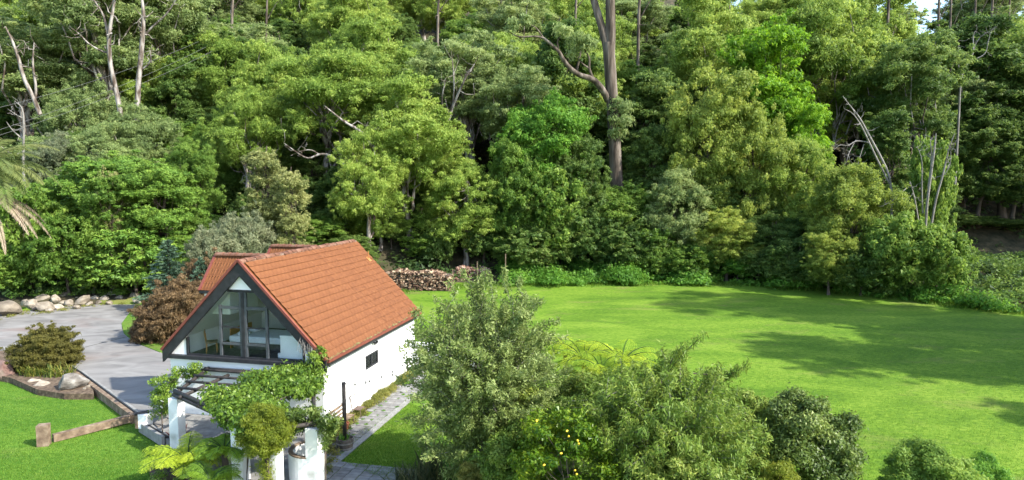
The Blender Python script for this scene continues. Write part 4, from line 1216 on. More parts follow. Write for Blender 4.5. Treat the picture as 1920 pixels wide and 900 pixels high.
# the hillside wood behind, row upon row
ORD = ['first', 'second', 'third', 'fourth', 'fifth', 'sixth', 'seventh', 'eighth', 'ninth', 'tenth', 'eleventh', 'twelfth', 'thirteenth', 'fourteenth', 'fifteenth', 'sixteenth', 'seventeenth', 'eighteenth', 'nineteenth', 'twentieth', 'twenty-first', 'twenty-second', 'twenty-third', 'twenty-fourth', 'twenty-fifth', 'twenty-sixth', 'twenty-seventh', 'twenty-eighth']
ROWN = ['lowest', 'second', 'third', 'fourth', 'fifth', 'topmost']
KD = {'gum_a': 'yellow-green gum', 'gum_b': 'spreading gum', 'gum_c': 'open grey gum', 'forest_a': 'dark broad tree', 'forest_b': 'dark pointed tree', 'forest_c': 'mid-green tree', 'gum_d': 'dense gum'}
r = rs(77)
for ri, Y in enumerate((98, 108, 119, 132, 148, 166)):
    xs_ = np.arange(-.84 * Y, .86 * Y, 8.2 + ri * 1.0)
    for k, x in enumerate(xs_):
        f = x / Y
        if f > .66 and ri >= 4 and r.rand() < .2:
            continue
        pk = ['gum_a', 'gum_b', 'gum_c', 'forest_a', 'forest_b', 'forest_c', 'gum_d']
        wgt = np.array([2, 2, 2.5, 2, 2, 2, .6]) if f < .55 else np.array([.3, .5, 1.5, 3, 4, 1, .2])
        key = pk[r.choice(7, p=wgt / wgt.sum())]
        H = {'g': 23, 'f': 17}[key[0]] * r.uniform(.8, 1.15)
        W = {'g': 14.5, 'f': 11.5}[key[0]] * r.uniform(.85, 1.2)
        put(key, x + r.normal() * 1.5, Y + r.normal() * 2.0, H, W, 'hillside_tree', f'{KD[key]} in the {ROWN[ri]} hillside row above the road, {ORD[k]} from the left', 'tree', 'trees of the hillside wood', seed=k + 40 * ri)
# tall gums beyond the right edge whose shade falls over the lawn
for k, (key, x, y, H, W, lb) in enumerate((('gum_c', 49, 43.5, 33, 15, 'tall gum beside the right end of the lawn'), ('gum_c', 39.5, 30.5, 22, 12, 'spreading gum nearest the camera beyond the lawn'), 
        ('gum_c', 36.5, 22.5, 13, 7, 'dense gum at the near right corner of the lawn'), ('gum_c', 86, 64, 27, 15, 'spreading gum by the road beyond the right edge'), ('gum_c', 82, 74, 30, 16, 'tall gum above the road beyond the right edge'), ('gum_c', 93, 82, 30, 16, 'farthest gum above the road beyond the right edge'), ('gum_c', 88, 68, 26, 16, 'dense gum across the road beyond the right edge'), ('gum_c', 57, 36, 26, 13, 'broad gum outside the lawn'), ('gum_c', 45, 38.5, 19, 11, 'lower gum between the tall one and the spreading one'), ('gum_c', 51, 31.5, 19, 12, 'outer gum behind the spreading one'), ('gum_c', 53, 42, 22, 12, 'gum pressed against the tall one'))):
    put(key, x, y, H, W, 'gum_tree', lb, 'tree', 'gums beyond the right edge of the lawn', seed=k)

# ------------------------------------------------------------------ the giant grey gum, dead trees
def pxl(Y, pts, dy=None):
    return np.array([P(px, py, Y + (dy[i] if dy is not None else 0)) for i, (px, py) in enumerate(pts)])
def smooth_line(p, rad, n=4):
    p = np.asarray(p, float); t = np.arange(len(p)); tn = np.linspace(0, len(p) - 1, (len(p) - 1) * n + 1)
    q = np.stack([np.interp(tn, t, p[:, i]) for i in range(3)], 1)
    for _ in range(2):
        q[1:-1] = (q[:-2] + 2 * q[1:-1] + q[2:]) / 4
    return q, np.interp(tn, t, rad)
GY = 78.5
g0 = P(1156, 385, GY); g0[2] = terrain(g0[0], GY) - .3
gg = thing('giant_gum', 'giant gum with massive bare grey trunk rising out of the top edge', 'tree', g0)
def local(o, q):
    return q - np.array(o.location)
tr_ = pxl(GY, [(1157, 360), (1155, 330), (1152, 260), (1148, 190), (1144, 130), (1142, 100), (1140, 80)])
tr_ = np.vstack([g0, tr_])
lines = [smooth_line(local(gg, tr_), [1.05, .86, .78, .72, .7, .7, .7, .66])]
for pts, rad, dy in (([(1143, 110), (1131, 60), (1116, 10), (1100, -50), (1092, -130), (1085, -200)], [.5, .46, .42, .36, .28, .15], [0, .1, .3, .6, 1, 2]),
                     ([(1143, 110), (1145, 60), (1144, 0), (1144, -70), (1150, -140), (1165, -220)], [.62, .6, .54, .45, .3, .15], [0, 0, -.3, -.8, -1, -2]),
                     ([(1140, 188), (1128, 165), (1112, 148), (1088, 142), (1070, 130), (1056, 112), (1048, 96), (1034, 84), (1018, 70), (1000, 68), (972, 70), (952, 58)], [.42, .38, .34, .3, .27, .24, .2, .17, .13, .11, .08, .04], [0, -1, -1.8, -2.4, -3, -3.4, -3.8, -4, -4.2, -4.4, -4.6, -4.8]),
                     ([(1112, 148), (1104, 128), (1106, 110), (1098, 96), (1090, 84)], [.17, .14, .11, .08, .03], [-1.8, -2, -2.2, -2.6, -3]),
                     ([(1104, 128), (1090, 118), (1080, 105)], [.1, .07, .03], [-2, -2.4, -2.8]),
                     ([(1048, 96), (1044, 78), (1052, 66)], [.1, .07, .03], [-3.8, -4, -4.3]), ([(1018, 70), (1006, 52), (990, 44), (975, 52)], [.09, .07, .05, .02], [-4.2, -4.6, -5, -5])):
    lines.append(smooth_line(local(gg, pxl(GY, pts, dy)), rad))
V, F = tubes(lines, 10)
r = rs(3)
ob('trunk', mesh('trunk', V, F, M['bark_grey'], smooth=True), gg)
C = np.vstack([pxl(GY, [(1085, -210), (1165, -230), (1110, -150), (1150, -160), (1060, -180), (1200, -190)]), ])
Rc = np.array([3.2, 3.2, 2.4, 2.4, 2.6, 2.6])
C2 = pxl(GY, [(1090, 78), (1078, 98), (1052, 60), (1160, 205), (1168, 232), (1160, 250), (1100, 90), (960, 50), (985, 42)], [-3, -3, -4.4, -1, -1.2, -1, -2.6, -4.8, -5])
C = np.vstack([C, C2]); Rc = np.concatenate([Rc, [1.6, 1.4, 1.2, 1.5, 1.5, 1.2, 1.3, 1.0, 1.1]])
V, F, Tt = clump_foliage(r, C - np.array(gg.location), Rc, 6, .6, .4, .14, .7)
ob('crown', mesh('crown', V, F, M['gumgrey'], Tt), gg)
def dead(name, label, Y, branches, mat='bark_dead', cat='dead tree', twigs=0, seed=1, into=None):
    base = P(*branches[0][0][0], Y)
    t = into if into is not None else thing(name, label, cat, base)
    ls = []
    for pts, rad, *dy in branches:
        d = dy[0] if dy else np.linspace(0, -.8, len(pts))
        q = pxl(Y, pts, d)
        if into is None and not ls:                     # the butt reaches the ground
            g = q[0].copy(); g[2] = float(terrain(g[0], g[1])) - .2
            if q[0][2] - g[2] > .4:
                q = np.vstack([g, q]); rad = [rad[0] * 1.15] + list(rad)
        ls.append(smooth_line(local(t, q), np.array(rad) * .72, 3))
    r = rs(seed)
    for q, rad in list(ls):
        for k in range(twigs):
            i = r.randint(len(q) // 2, len(q))
            e = q[i] + unit(r.normal(size=3) + [0, 0, .4]) * r.uniform(.5, 1.4) * (1.9 if into is not None else 1)
            ls.append((bend(r, q[i], e, 5, .1, .12), np.linspace(max(.02, rad[i] * .5), .012, 5)))
    V, F = tubes(ls, 6)
    if into is not None:
        V = V @ np.array(Matrix.Rotation(-t.rotation_euler.z, 3, 'Z')).T
    ob('limb' if into is not None else 'branches', mesh('branches', V, F, M[mat], smooth=True), t)
    return t
dead('dead_tree', 'white bare dead tree with crooked arms behind the palm', 60, [([(44, 330), (43, 288), (45, 250), (44, 215), (41, 200), (28, 190)], [.16, .14, .12, .1, .07, .03]), ([(44, 262), (36, 256), (22, 243), (12, 228)], [.08, .07, .05, .02]), ([(43, 222), (30, 215), (14, 204)], [.07, .05, .02]), ([(43, 285), (25, 292), (8, 280), (-5, 268)], [.09, .08, .06, .03])], twigs=3)
dead('dead_tree', 'forked dead tree standing bare in the shaded wood on the right', 87, [([(1798, 215), (1799, 180), (1802, 145), (1808, 125), (1820, 112), (1826, 95), (1824, 70), (1828, 58)], [.2, .19, .18, .16, .14, .12, .07, .03]), ([(1802, 145), (1797, 125), (1796, 100), (1798, 75)], [.1, .08, .06, .02]), ([(1820, 112), (1838, 108), (1850, 98), (1853, 75), (1860, 55)], [.1, .09, .07, .05, .02]), ([(1826, 90), (1836, 70), (1850, 62), (1870, 50)], [.07, .05, .04, .02])], twigs=5, seed=4)
dead('fallen_branch', 'bare fallen dead limbs leaning beside the vine-wrapped stems', 69, [([(1675, 345), (1655, 300), (1630, 255), (1612, 220), (1595, 200), (1580, 180)], [.16, .15, .13, .11, .08, .03]), ([(1668, 345), (1640, 290), (1618, 240), (1600, 212), (1585, 205)], [.13, .12, .1, .07, .03]), ([(1630, 268), (1605, 262), (1590, 275), (1575, 270), (1565, 280)], [.09, .08, .07, .05, .02]), ([(1605, 262), (1592, 285), (1588, 300)], [.06, .05, .02]), ([(1620, 270), (1612, 295), (1608, 310)], [.05, .04, .02])], twigs=6, seed=5, cat='dead branch')
dead('dead_tree', 'cluster of vine-wrapped dead grey stems near the shaded lawn corner', 63.5, [([(1735, 430), (1738, 380), (1745, 330), (1752, 280), (1755, 250)], [.17, .16, .15, .13, .06]), ([(1745, 430), (1755, 370), (1768, 330), (1778, 280), (1790, 250)], [.14, .13, .11, .09, .03]), ([(1722, 415), (1715, 370), (1706, 340)], [.1, .09, .05]), ([(1740, 350), (1748, 300), (1744, 262)], [.09, .08, .04]), ([(1730, 400), (1728, 340), (1730, 300), (1720, 275)], [.1, .08, .06, .03]), ([(1700, 352), (1680, 372), (1660, 384)], [.06, .05, .02]), ([(1768, 330), (1784, 310), (1782, 270)], [.06, .05, .02])], twigs=7, seed=6)
dead('bare_limb', 'pale curved bare limb of the gum behind the cottage ridge', 69.5, [([(640, 305), (618, 290), (598, 288), (578, 300), (555, 285), (532, 268)], [.24, .2, .17, .13, .1, .04]), ([(598, 290), (585, 280), (566, 282), (545, 292)], [.1, .08, .06, .02]), ([(640, 305), (665, 320), (690, 350), (700, 375)], [.24, .24, .2, .14])], 'bark_pale', 'bare limb', 3, 8, into=host_0)
dead('bare_limb', 'long pale bare limb slanting through the largest spreading gum', 70.5, [([(705, 285), (690, 262), (672, 242), (650, 232), (625, 212), (608, 198)], [.3, .26, .22, .18, .13, .05]), ([(690, 262), (700, 245), (712, 238)], [.12, .1, .04])], 'bark_pale', 'bare limb', 3, 9, into=host_1)
dead('bare_limb', 'twin upright grey limbs in the fan-stemmed gum', 78, [([(840, 230), (848, 200), (862, 170), (875, 140), (890, 120)], [.26, .24, .2, .16, .06]), ([(848, 205), (852, 170), (850, 130), (846, 95)], [.16, .14, .11, .04]), ([(830, 205), (828, 180), (836, 150)], [.17, .14, .06])], 'bark_pale', 'bare limb', 4, 10, into=host_2)
dead('bare_limb', 'pale forked trunk and limbs of the tall upper-left gum', 82, [([(228, 225), (218, 170), (206, 120), (203, 70), (210, 30), (218, -20)], [.42, .4, .36, .34, .24, .2]), ([(204, 100), (188, 95), (165, 82), (148, 62), (130, 50)], [.2, .18, .14, .1, .04]), ([(203, 70), (196, 30), (180, 5), (160, -20)], [.22, .17, .12, .06])], 'bark_pale', 'bare limb', 7, 11, into=host_3)
dead('bare_limb', 'forked grey trunk with side limb beside the power lines', 84, [([(258, 230), (258, 170), (264, 110), (268, 60), (270, 20), (262, -20)], [.5, .46, .42, .38, .28, .2]), ([(268, 70), (285, 50), (310, 30), (325, 8), (335, -10)], [.22, .19, .15, .11, .06]), ([(260, 135), (278, 122), (284, 112), (281, 95)], [.2, .17, .14, .06])], 'bark_pale', 'bare limb', 7, 12, into=host_4)
dead('bare_limb', 'leaning pale trunk of the far upper-left gum', 80, [([(75, 215), (62, 180), (45, 150), (35, 110), (25, 80), (10, 50)], [.36, .33, .3, .26, .2, .1]), ([(66, 190), (68, 160), (60, 120), (64, 80)], [.22, .2, .16, .08])], 'bark_pale', 'bare limb', 7, 13, into=host_5)
for i, (px, a, b, Y, rr) in enumerate(((1662, 130, -20, 100, .4), (1675, 150, -20, 104, .34), (1758, 60, -30, 118, .4), (1826, 70, -30, 122, .36), (1858, 60, -30, 120, .38), (1890, 60, -30, 125, .34), (1780, 90, -30, 112, .3), (1078, 30, -30, 110, .36), (1196, 60, -30, 105, .42), (434, 30, -30, 108, .4), (498, 60, -30, 104, .3), (820, 40, -30, 110, .4))):
    dead('bare_tree', ['pale twin trunk behind the slender dark gum, nearer one', 'pale twin trunk behind the slender dark gum, farther one', 'tall trunk against the sky right of the slender gum', 'straight trunk above the forked dead tree', 'trunk against the bright sky gap near the corner', 'trunk nearest the top right corner', 'thin trunk left of the forked dead tree', 'thin brown trunk left of the giant gum top', 'brown trunk right of the giant gum top', 'orange-brown trunk by the dark shade, upper left', 'slim pale trunk behind the domed gum', 'trunk behind the fan-stemmed gum'][i],
         Y, [([(px, b + (a - b) * 1.6), (px + 1, a), (px + 2, (a + b) / 2), (px + 5, b)], [rr * .85, rr * .8, rr * .72, rr * .6]), ([(px + 1, a * .8 + b * .2), (px + 12, a * .55 + b * .45), (px + 26, a * .3 + b * .7)], [rr * .4, rr * .3, rr * .1])], 'bark_grey', 'tree trunk', 3, 20 + i)
for k, (x0, y0, x1, y1) in enumerate(((-60, 216, 372, 78), (-60, 262, 386, 88), (-60, 272, 398, 96))):
    a, b = P(x0, y0, 52), P(x1, y1, 79)
    t = thing('power_line', ['uppermost power line crossing the upper-left wood', 'middle power line crossing the upper-left wood', 'lowest power line crossing the upper-left wood'][k], 'power line', a, group='power lines')
    s = np.linspace(0, 1, 24)[:, None]
    pts = (b - a) * s
    pts[:, 2] -= 2.2 * (s * (1 - s))[:, 0]
    MB().tube(pts, .011, 5).build('cable', M['wire'], t)

# ------------------------------------------------------------------ ground cover at the wood's edge and under the trees
def scatter(r, n, fx, fy):
    x = fx(n); return x, fy(x)
def cover(name, seed, C, Rr, per, L, W, mat, drop=.1, flat=.7, label=None):
    r = rs(seed)
    V, F, Tt = puffs(r, C, Rr, np.maximum(8, (per * Rr ** 2).astype(int)), drop, flat, .45, L, W, .5 + .5 * (r.rand(len(C)) - .5), .35, True, .3)
    return tag(ob(name, mesh(name, V, F, M[mat], Tt)), label, kind='stuff')
r = rs(201)
x = np.concatenate([r.uniform(-1.2, 41, 330), r.uniform(-1, 20, 130)])
y = edge(x) + r.uniform(-2.6, 2.6, len(x)) - .2 + .6 * np.sin(x * .9)
Rr = r.uniform(.45, 1.15, len(x)) * (1 + .3 * np.sin(x * .7)) * np.where(y - edge(x) < 1, .7, 1)
Rr[330:] *= 1.35
Rr *= r.choice([.75, 1.0, 1.0, 1.5], len(x))
y[330:] += 2.2
cover('edge_weeds', 1, np.stack([x, y, terrain(x, y) + Rr * .45], 1), Rr, 210, .28, .17, 'weed')
x = r.uniform(31, 62, 420); y = edge(x) - 1 + r.uniform(0, 1, 420) ** .9 * np.clip(road_y(x) - 3 - edge(x), 4, 40)
Rr = r.uniform(.6, 1.3, 420)
cover('bank_creeper', 2, np.stack([x, y, terrain(x, y) + Rr * .35], 1), Rr, 160, .28, .18, 'bank')
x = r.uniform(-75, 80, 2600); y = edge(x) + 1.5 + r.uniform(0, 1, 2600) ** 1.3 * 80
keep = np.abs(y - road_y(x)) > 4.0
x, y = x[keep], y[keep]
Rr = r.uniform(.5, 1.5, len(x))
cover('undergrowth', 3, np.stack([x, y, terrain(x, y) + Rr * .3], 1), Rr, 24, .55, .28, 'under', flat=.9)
x = r.uniform(-48, -16, 160); y = edge(x) + r.uniform(.4, 8, 160)
Rr = r.uniform(.3, .8, 160)
cover('bank_weeds', 4, np.stack([x, y, terrain(x, y) + Rr * .3], 1), Rr, 300, .2, .1, 'green')
# more single bushes filling the dark middle storey
r = rs(303)
POS = ['behind the weeds', 'up the slope', 'near the road']
for i in range(64):
    f = -.76 + 1.5 * (i + .5) / 64
    k = i % 3
    Y = 74 + k * 6.5 + r.uniform(-1.5, 1.5)
    x = f * Y
    Y = max(Y, float(edge(x)) + 6)
    if abs(Y - road_y(x)) < 4:
        Y = float(road_y(x)) + 5
    if f > .64 and Y < 90:
        continue
    key = ['forest_c', 'forest_a', 'broad', 'shrub_a'][r.randint(4)]
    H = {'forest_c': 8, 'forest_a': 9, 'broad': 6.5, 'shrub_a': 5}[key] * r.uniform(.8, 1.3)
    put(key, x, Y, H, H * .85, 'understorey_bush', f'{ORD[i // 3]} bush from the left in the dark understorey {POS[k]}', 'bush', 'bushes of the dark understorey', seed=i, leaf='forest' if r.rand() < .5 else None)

# ------------------------------------------------------------------ garden plants near the camera
def shoot_tree(r, H, W, z0, n_shoot, per, L, Wl, drop, r0, fork=.28, up=.35, jit=.16, zmin=-.55, tri=True, inner=.25):
    """upright or drooping shoots clothed in leaves; returns leaves, tubes"""
    d = sphere_pts(r, n_shoot, zmin, 8)
    hz = (H - z0) / 2
    E = d * r.uniform(.62, 1.06, n_shoot)[:, None] * np.array([W / 2, W / 2, hz])
    E[:, 2] += z0 + hz
    nst = 4
    stems = []
    for k in range(nst):
        a = k * 2 * math.pi / nst + r.rand()
        e = np.array([math.cos(a) * W * .2, math.sin(a) * W * .2, H * r.uniform(.6, .8)])
        p0 = np.array([0, 0, H * fork * .5])
        stems.append(bend(r, p0, e, 8, .04, .03))
    lines = [(np.array([(0, 0, -.1), (.02, 0, H * fork * .25), (0, 0, H * fork * .55)]), np.array([r0 * 1.3, r0, r0 * .9]))]
    for s in stems:
        lines.append((s, np.linspace(r0 * .62, r0 * .18, 8)))
    pos, ax, ti = [], [], []
    for e in E:
        s = stems[np.argmin([np.linalg.norm(q[5, :2] - e[:2]) for q in stems])]
        i = int(np.clip((e[2] / H - .1) * 7, 1, 6))
        a = s[min(i, 6)]
        p = bend(r, a, e, 8, -.08 if e[2] > a[2] else .1, .05)
        p[:, 2] += up * .15 * np.linspace(0, 1, 8) * (e[2] > H * .5)
        lines.append((p, np.linspace(r0 * .16, r0 * .04, 8)))
        t = inner + (1 - inner) * r.rand(per) ** .8
        q = np.stack([np.interp(t * 7, np.arange(8), p[:, j]) for j in range(3)], 1)
        tg = unit(p[-1] - p[3])
        q = q + r.normal(size=(per, 3)) * jit * (1.15 - .7 * t)[:, None]
        aa = tg * .6 + r.normal(size=(per, 3)) * .6
        aa[:, 2] -= drop
        pos.append(q); ax.append(aa)
        ti.append(np.clip(.42 + .3 * (r.rand() - .5) + .35 * (r.rand(per) - .5) + .15 * t, 0, 1))
    pos, ax, ti = np.vstack(pos), np.vstack(ax), np.concatenate(ti)
    nr = unit(r.normal(size=pos.shape) + [0, 0, .7])
    s = r.uniform(.7, 1.3, len(pos))
    return leaf_mesh(r, pos, ax, nr, L * s, Wl * s, ti, tri), tubes(lines, 6)
def planted(name, label, cat, base, leaves, wood, leaf, bark, group=None, rz=0):
    t = thing(name, label, cat, base, rz, group)
    V, F, Tt = leaves
    ob('foliage', mesh('foliage', V, F, M[leaf], Tt), t)
    if wood is not None:
        ob('trunk', mesh('trunk', wood[0], wood[1], M[bark], smooth=True), t)
    return t
r = rs(401)
pb = G(908, 905, 0)
top = P(905, 512, pb[1])[2]
lv, wd = shoot_tree(r, top, 6.1, .3, 250, 370, .115, .052, .1, .09, zmin=-.85)
planted('pear_tree', 'silvery-green fruit tree with upright shoots in front of the garden wall', 'tree', pb, lv, wd, 'pear', 'bark_dead')
pcb = np.array([(1248 - 960) / FOC * 19.2, 19.2, 0.])
top = P(1248, 662, 19.2)[2]
lv, wd = shoot_tree(r, top, 6.1, .3, 250, 300, .16, .04, .7, .1, jit=.18, zmin=-.7, inner=.2)
pt_ = planted('peach_tree', 'drooping narrow-leaved fruit tree filling the bottom middle foreground', 'tree', pcb, lv, wd, 'peach', 'bark_dead')
ls, ps, as_, ts_ = [], [], [], []
for (pts) in ([(1235, 720), (1275, 670), (1300, 645), (1320, 628)], [(1300, 700), (1360, 705), (1395, 690), (1402, 680)], [(1250, 700), (1262, 668), (1284, 645)], [(1350, 720), (1378, 700), (1385, 688)]):
    q, rad = smooth_line(pxl(19.2, pts, np.linspace(0, -.4, len(pts))), np.linspace(.02, .006, len(pts)))
    q = q - pcb
    ls.append((q, rad))
    i = r.randint(2, len(q), 170)
    ps.append(q[i] + r.normal(size=(170, 3)) * .07); a = r.normal(size=(170, 3)) * .5; a[:, 2] -= .9; as_.append(a); ts_.append(r.uniform(.3, .8, 170))
V, F, Tt = leaf_mesh(r, np.vstack(ps), np.vstack(as_), rdir(r, 680), .15, .036, np.concatenate(ts_), True)
ob('foliage', mesh('foliage', V, F, M['peach'], Tt), pt_)
V, F = tubes(ls, 5); ob('limb', mesh('limb', V, F, M['bark_dark'], smooth=True), pt_)
def bush(name, label, cat, px, top, Y, wpx, leaf, L, Wl, seed, nc=26, Rc=.5, cover=.8, drop=.15, zb=0.0, bark='bark_dark', group=None, flat=.9):
    r = rs(seed)
    x = (px - 960) / FOC * Y
    H = P(px, top, Y)[2] - zb
    W = wpx * Y / FOC
    C = ellipsoid_clumps(r, nc, H, W, .1, Rc, -.5, (.7, 1.0))
    lv = clump_foliage(r, C, Rc * r.uniform(.7, 1.3, nc), 6, cover, L, Wl, drop, flat, True, .3, .45, .4)
    wd = tubes(limbs(r, H, C, H * .7, .05, (0, 0), 4, rmin=.012), 5)
    return planted(name, label, cat, (x, Y, zb), lv, wd, leaf, bark, group)
lm = bush('lemon_tree', 'yellow-green citrus bush with ripe lemons at the bottom edge', 'tree', 1070, 770, 18.0, 240, 'lemon', .11, .06, 11, 34, .5, .62)
r = rs(12)
lemon_me = MB().lathe([(0, -.038), (.017, -.032), (.028, -.013), (.028, .013), (.017, .032), (0, .04)], 8).me('lemon', M['lemonfruit'], True)
for px, py in ((1063, 808), (1066, 818), (1083, 826), (1085, 832), (1006, 789), (1078, 882), (1081, 889), (1052, 850), (1020, 872)):
    o = ob('lemon', lemon_me, lm, P(px, py, 16.45 + r.rand() * .3) - np.array(lm.location))
    o.rotation_euler = r.normal(size=3)
bush('camellia_bush', 'large dark glossy bush at the near edge of the big lawn', 'shrub', 1525, 742, 20.0, 215, 'glossy', .1, .055, 13, 40, .55, .8)
bush('garden_bush', 'fresh green bush cut off by the bottom right edge', 'shrub', 1770, 842, 19.0, 190, 'green', .09, .045, 14, 30, .45, .8)
bush('garden_bush', 'lighter feathery bush right of the cut-off green bush', 'shrub', 1868, 862, 19.6, 120, 'weed', .09, .03, 15, 22, .4, .7)
bush('garden_bush', 'low yellow-green bush in front of the large dark glossy bush', 'shrub', 1475, 872, 18.0, 120, 'topiary', .07, .03, 16, 22, .35, .8)
bush('garden_bush', 'green bush between the silvery tree and the drooping fruit tree', 'shrub', 1125, 690, 24.2, 190, 'peach', .13, .05, 17, 26, .55, .65)
bush('garden_bush', 'bush filling the gap left of the citrus, under the silvery tree', 'shrub', 965, 800, 19.8, 150, 'peach', .1, .05, 18, 26, .45, .7)
bush('garden_bush', 'mixed green bush right of the drooping fruit tree, beside the dark glossy bush', 'shrub', 1410, 800, 19.0, 130, 'peach', .12, .04, 19, 24, .5, .7)
bush('garden_bush', 'green bush at the bottom edge between citrus and dark glossy bush', 'shrub', 1290, 850, 16.8, 260, 'peach', .12, .04, 20, 30, .5, .7)
bush('garden_bush', 'small leafy bush hiding the stems of the tree ferns', 'shrub', 1090, 694, 25.6, 170, 'green', .12, .05, 24, 22, .5, .7)
bush('garden_bush', 'leafy bush closing the gap behind the citrus', 'shrub', 1010, 742, 21.5, 160, 'peach', .13, .05, 22, 30, .55, .7)
bush('garden_bush', 'bush joining the drooping fruit tree to the dark glossy bush', 'shrub', 1395, 735, 20.5, 150, 'peach', .13, .045, 23, 28, .5, .7)
bush('garden_bush', 'low orange-tinged bush under the silvery tree at the bottom edge', 'shrub', 890, 868, 20.2, 90, 'dryweed', .07, .03, 21, 16, .3, .7)
# shrubs by the driveway
put('maple', *(G(322, 640, .43)[:2] + [0, 1.2]), 3.6, 5.2, 'maroon_maple', 'maroon weeping maple spreading beside the driveway left of the cottage', 'tree', leaf='maroon', z=.4)
put('maple', *(G(283, 640, .43)[:2] + [0, .6]), 1.9, 2.6, 'maroon_maple', 'smaller maroon maple mound at the driveway bend', 'tree', leaf='maroon', z=.4, rz=2.0)
put('maple', *(G(372, 600, .43)[:2] + [0, 2.5]), 4.3, 4.6, 'maroon_maple', 'taller maroon-brown maple against the left dormer', 'tree', leaf='maroon', z=.4, rz=4.0)
put('maple', *(G(68, 697, .3)[:2] + [0, .9]), 2.15, 3.4, 'weeping_maple', 'olive-green weeping maple mound on the island bed in the driveway', 'tree', z=.28, rz=1.0)

def straps(r, n, L, Wd, curve=.9, e0=1.25, spread=.12):
    V, F, Tt = [], [], []
    k = 5
    for i in range(n):
        az = r.rand() * 6.28; e = e0 * r.uniform(.65, 1.15); ln = L * r.uniform(.6, 1.15)
        p = np.array([r.normal() * spread, r.normal() * spread, 0.]); t = r.rand()
        sd = np.array([-math.sin(az), math.cos(az), 0])
        b = len(V)
        for j in range(k):
            w = Wd * (1 - (j / (k - 1)) ** 2 * .95) * .5
            V += [p - sd * w, p + sd * w]
            Tt += [t, t]
            ee = e - curve * (j / (k - 1)) ** 1.5 * r.uniform(.8, 1.2)
            p = p + np.array([math.cos(az) * math.cos(ee), math.sin(az) * math.cos(ee), math.sin(ee)]) * ln / (k - 1)
        F += [(b + 2 * j, b + 2 * j + 1, b + 2 * j + 3, b + 2 * j + 2) for j in range(k - 1)]
    return np.array(V), np.array(F), np.array(Tt)
def strap_plant(label, loc, n, L, Wd, mat, seed, group=None, name='strap_plant', **kw):
    V, F, Tt = straps(rs(seed), n, L, Wd, **kw)
    t = thing(name, label, 'plant', loc, 0, group)
    ob('leaves', mesh('leaves', V, F, M[mat], Tt), t)
for i, (px, py, lb) in enumerate(((44, 702, 'strappy plant at the left end of the row under the olive maple'), (60, 705, 'strappy plant second from the left under the olive maple'), (76, 704, 'strappy plant in the middle of the row under the olive maple'), (95, 706, 'strappy plant behind the flat pale boulder'), (112, 706, 'yellow-tipped strappy plant above the large lichen-spotted boulder'), (128, 704, 'last strappy plant at the right end of the island bed'))):
    strap_plant(lb, G(px, py, .3), 46, .75, .05, 'strap', 500 + i, 'strappy plants on the island bed')
strap_plant('tall dark flax clump at the foot of the silvery tree', G(812, 902, 0), 90, 1.5, .07, 'flax', 510, e0=1.35, curve=.5, spread=.25, name='flax')
strap_plant('low dark flax clump at the end of the lawn paving', G(765, 905, 0), 110, .8, .05, 'flax', 511, e0=1.2, spread=.3, name='flax')
strap_plant('dark flax between the lawn paving and the tall flax clump', G(790, 915, 0), 80, 1.0, .06, 'flax', 512, e0=1.2, spread=.3, name='flax')
strap_plant('wine-red strappy tuft at the foot of the left pergola pillar', G(333, 826, .2), 70, .7, .06, 'redleaf', 513, name='red_plant')
strap_plant('green seedlings growing in the half barrel', bp_ + [0, 0, .39], 40, .28, .05, 'weed', 514, name='barrel_plant', spread=.12)

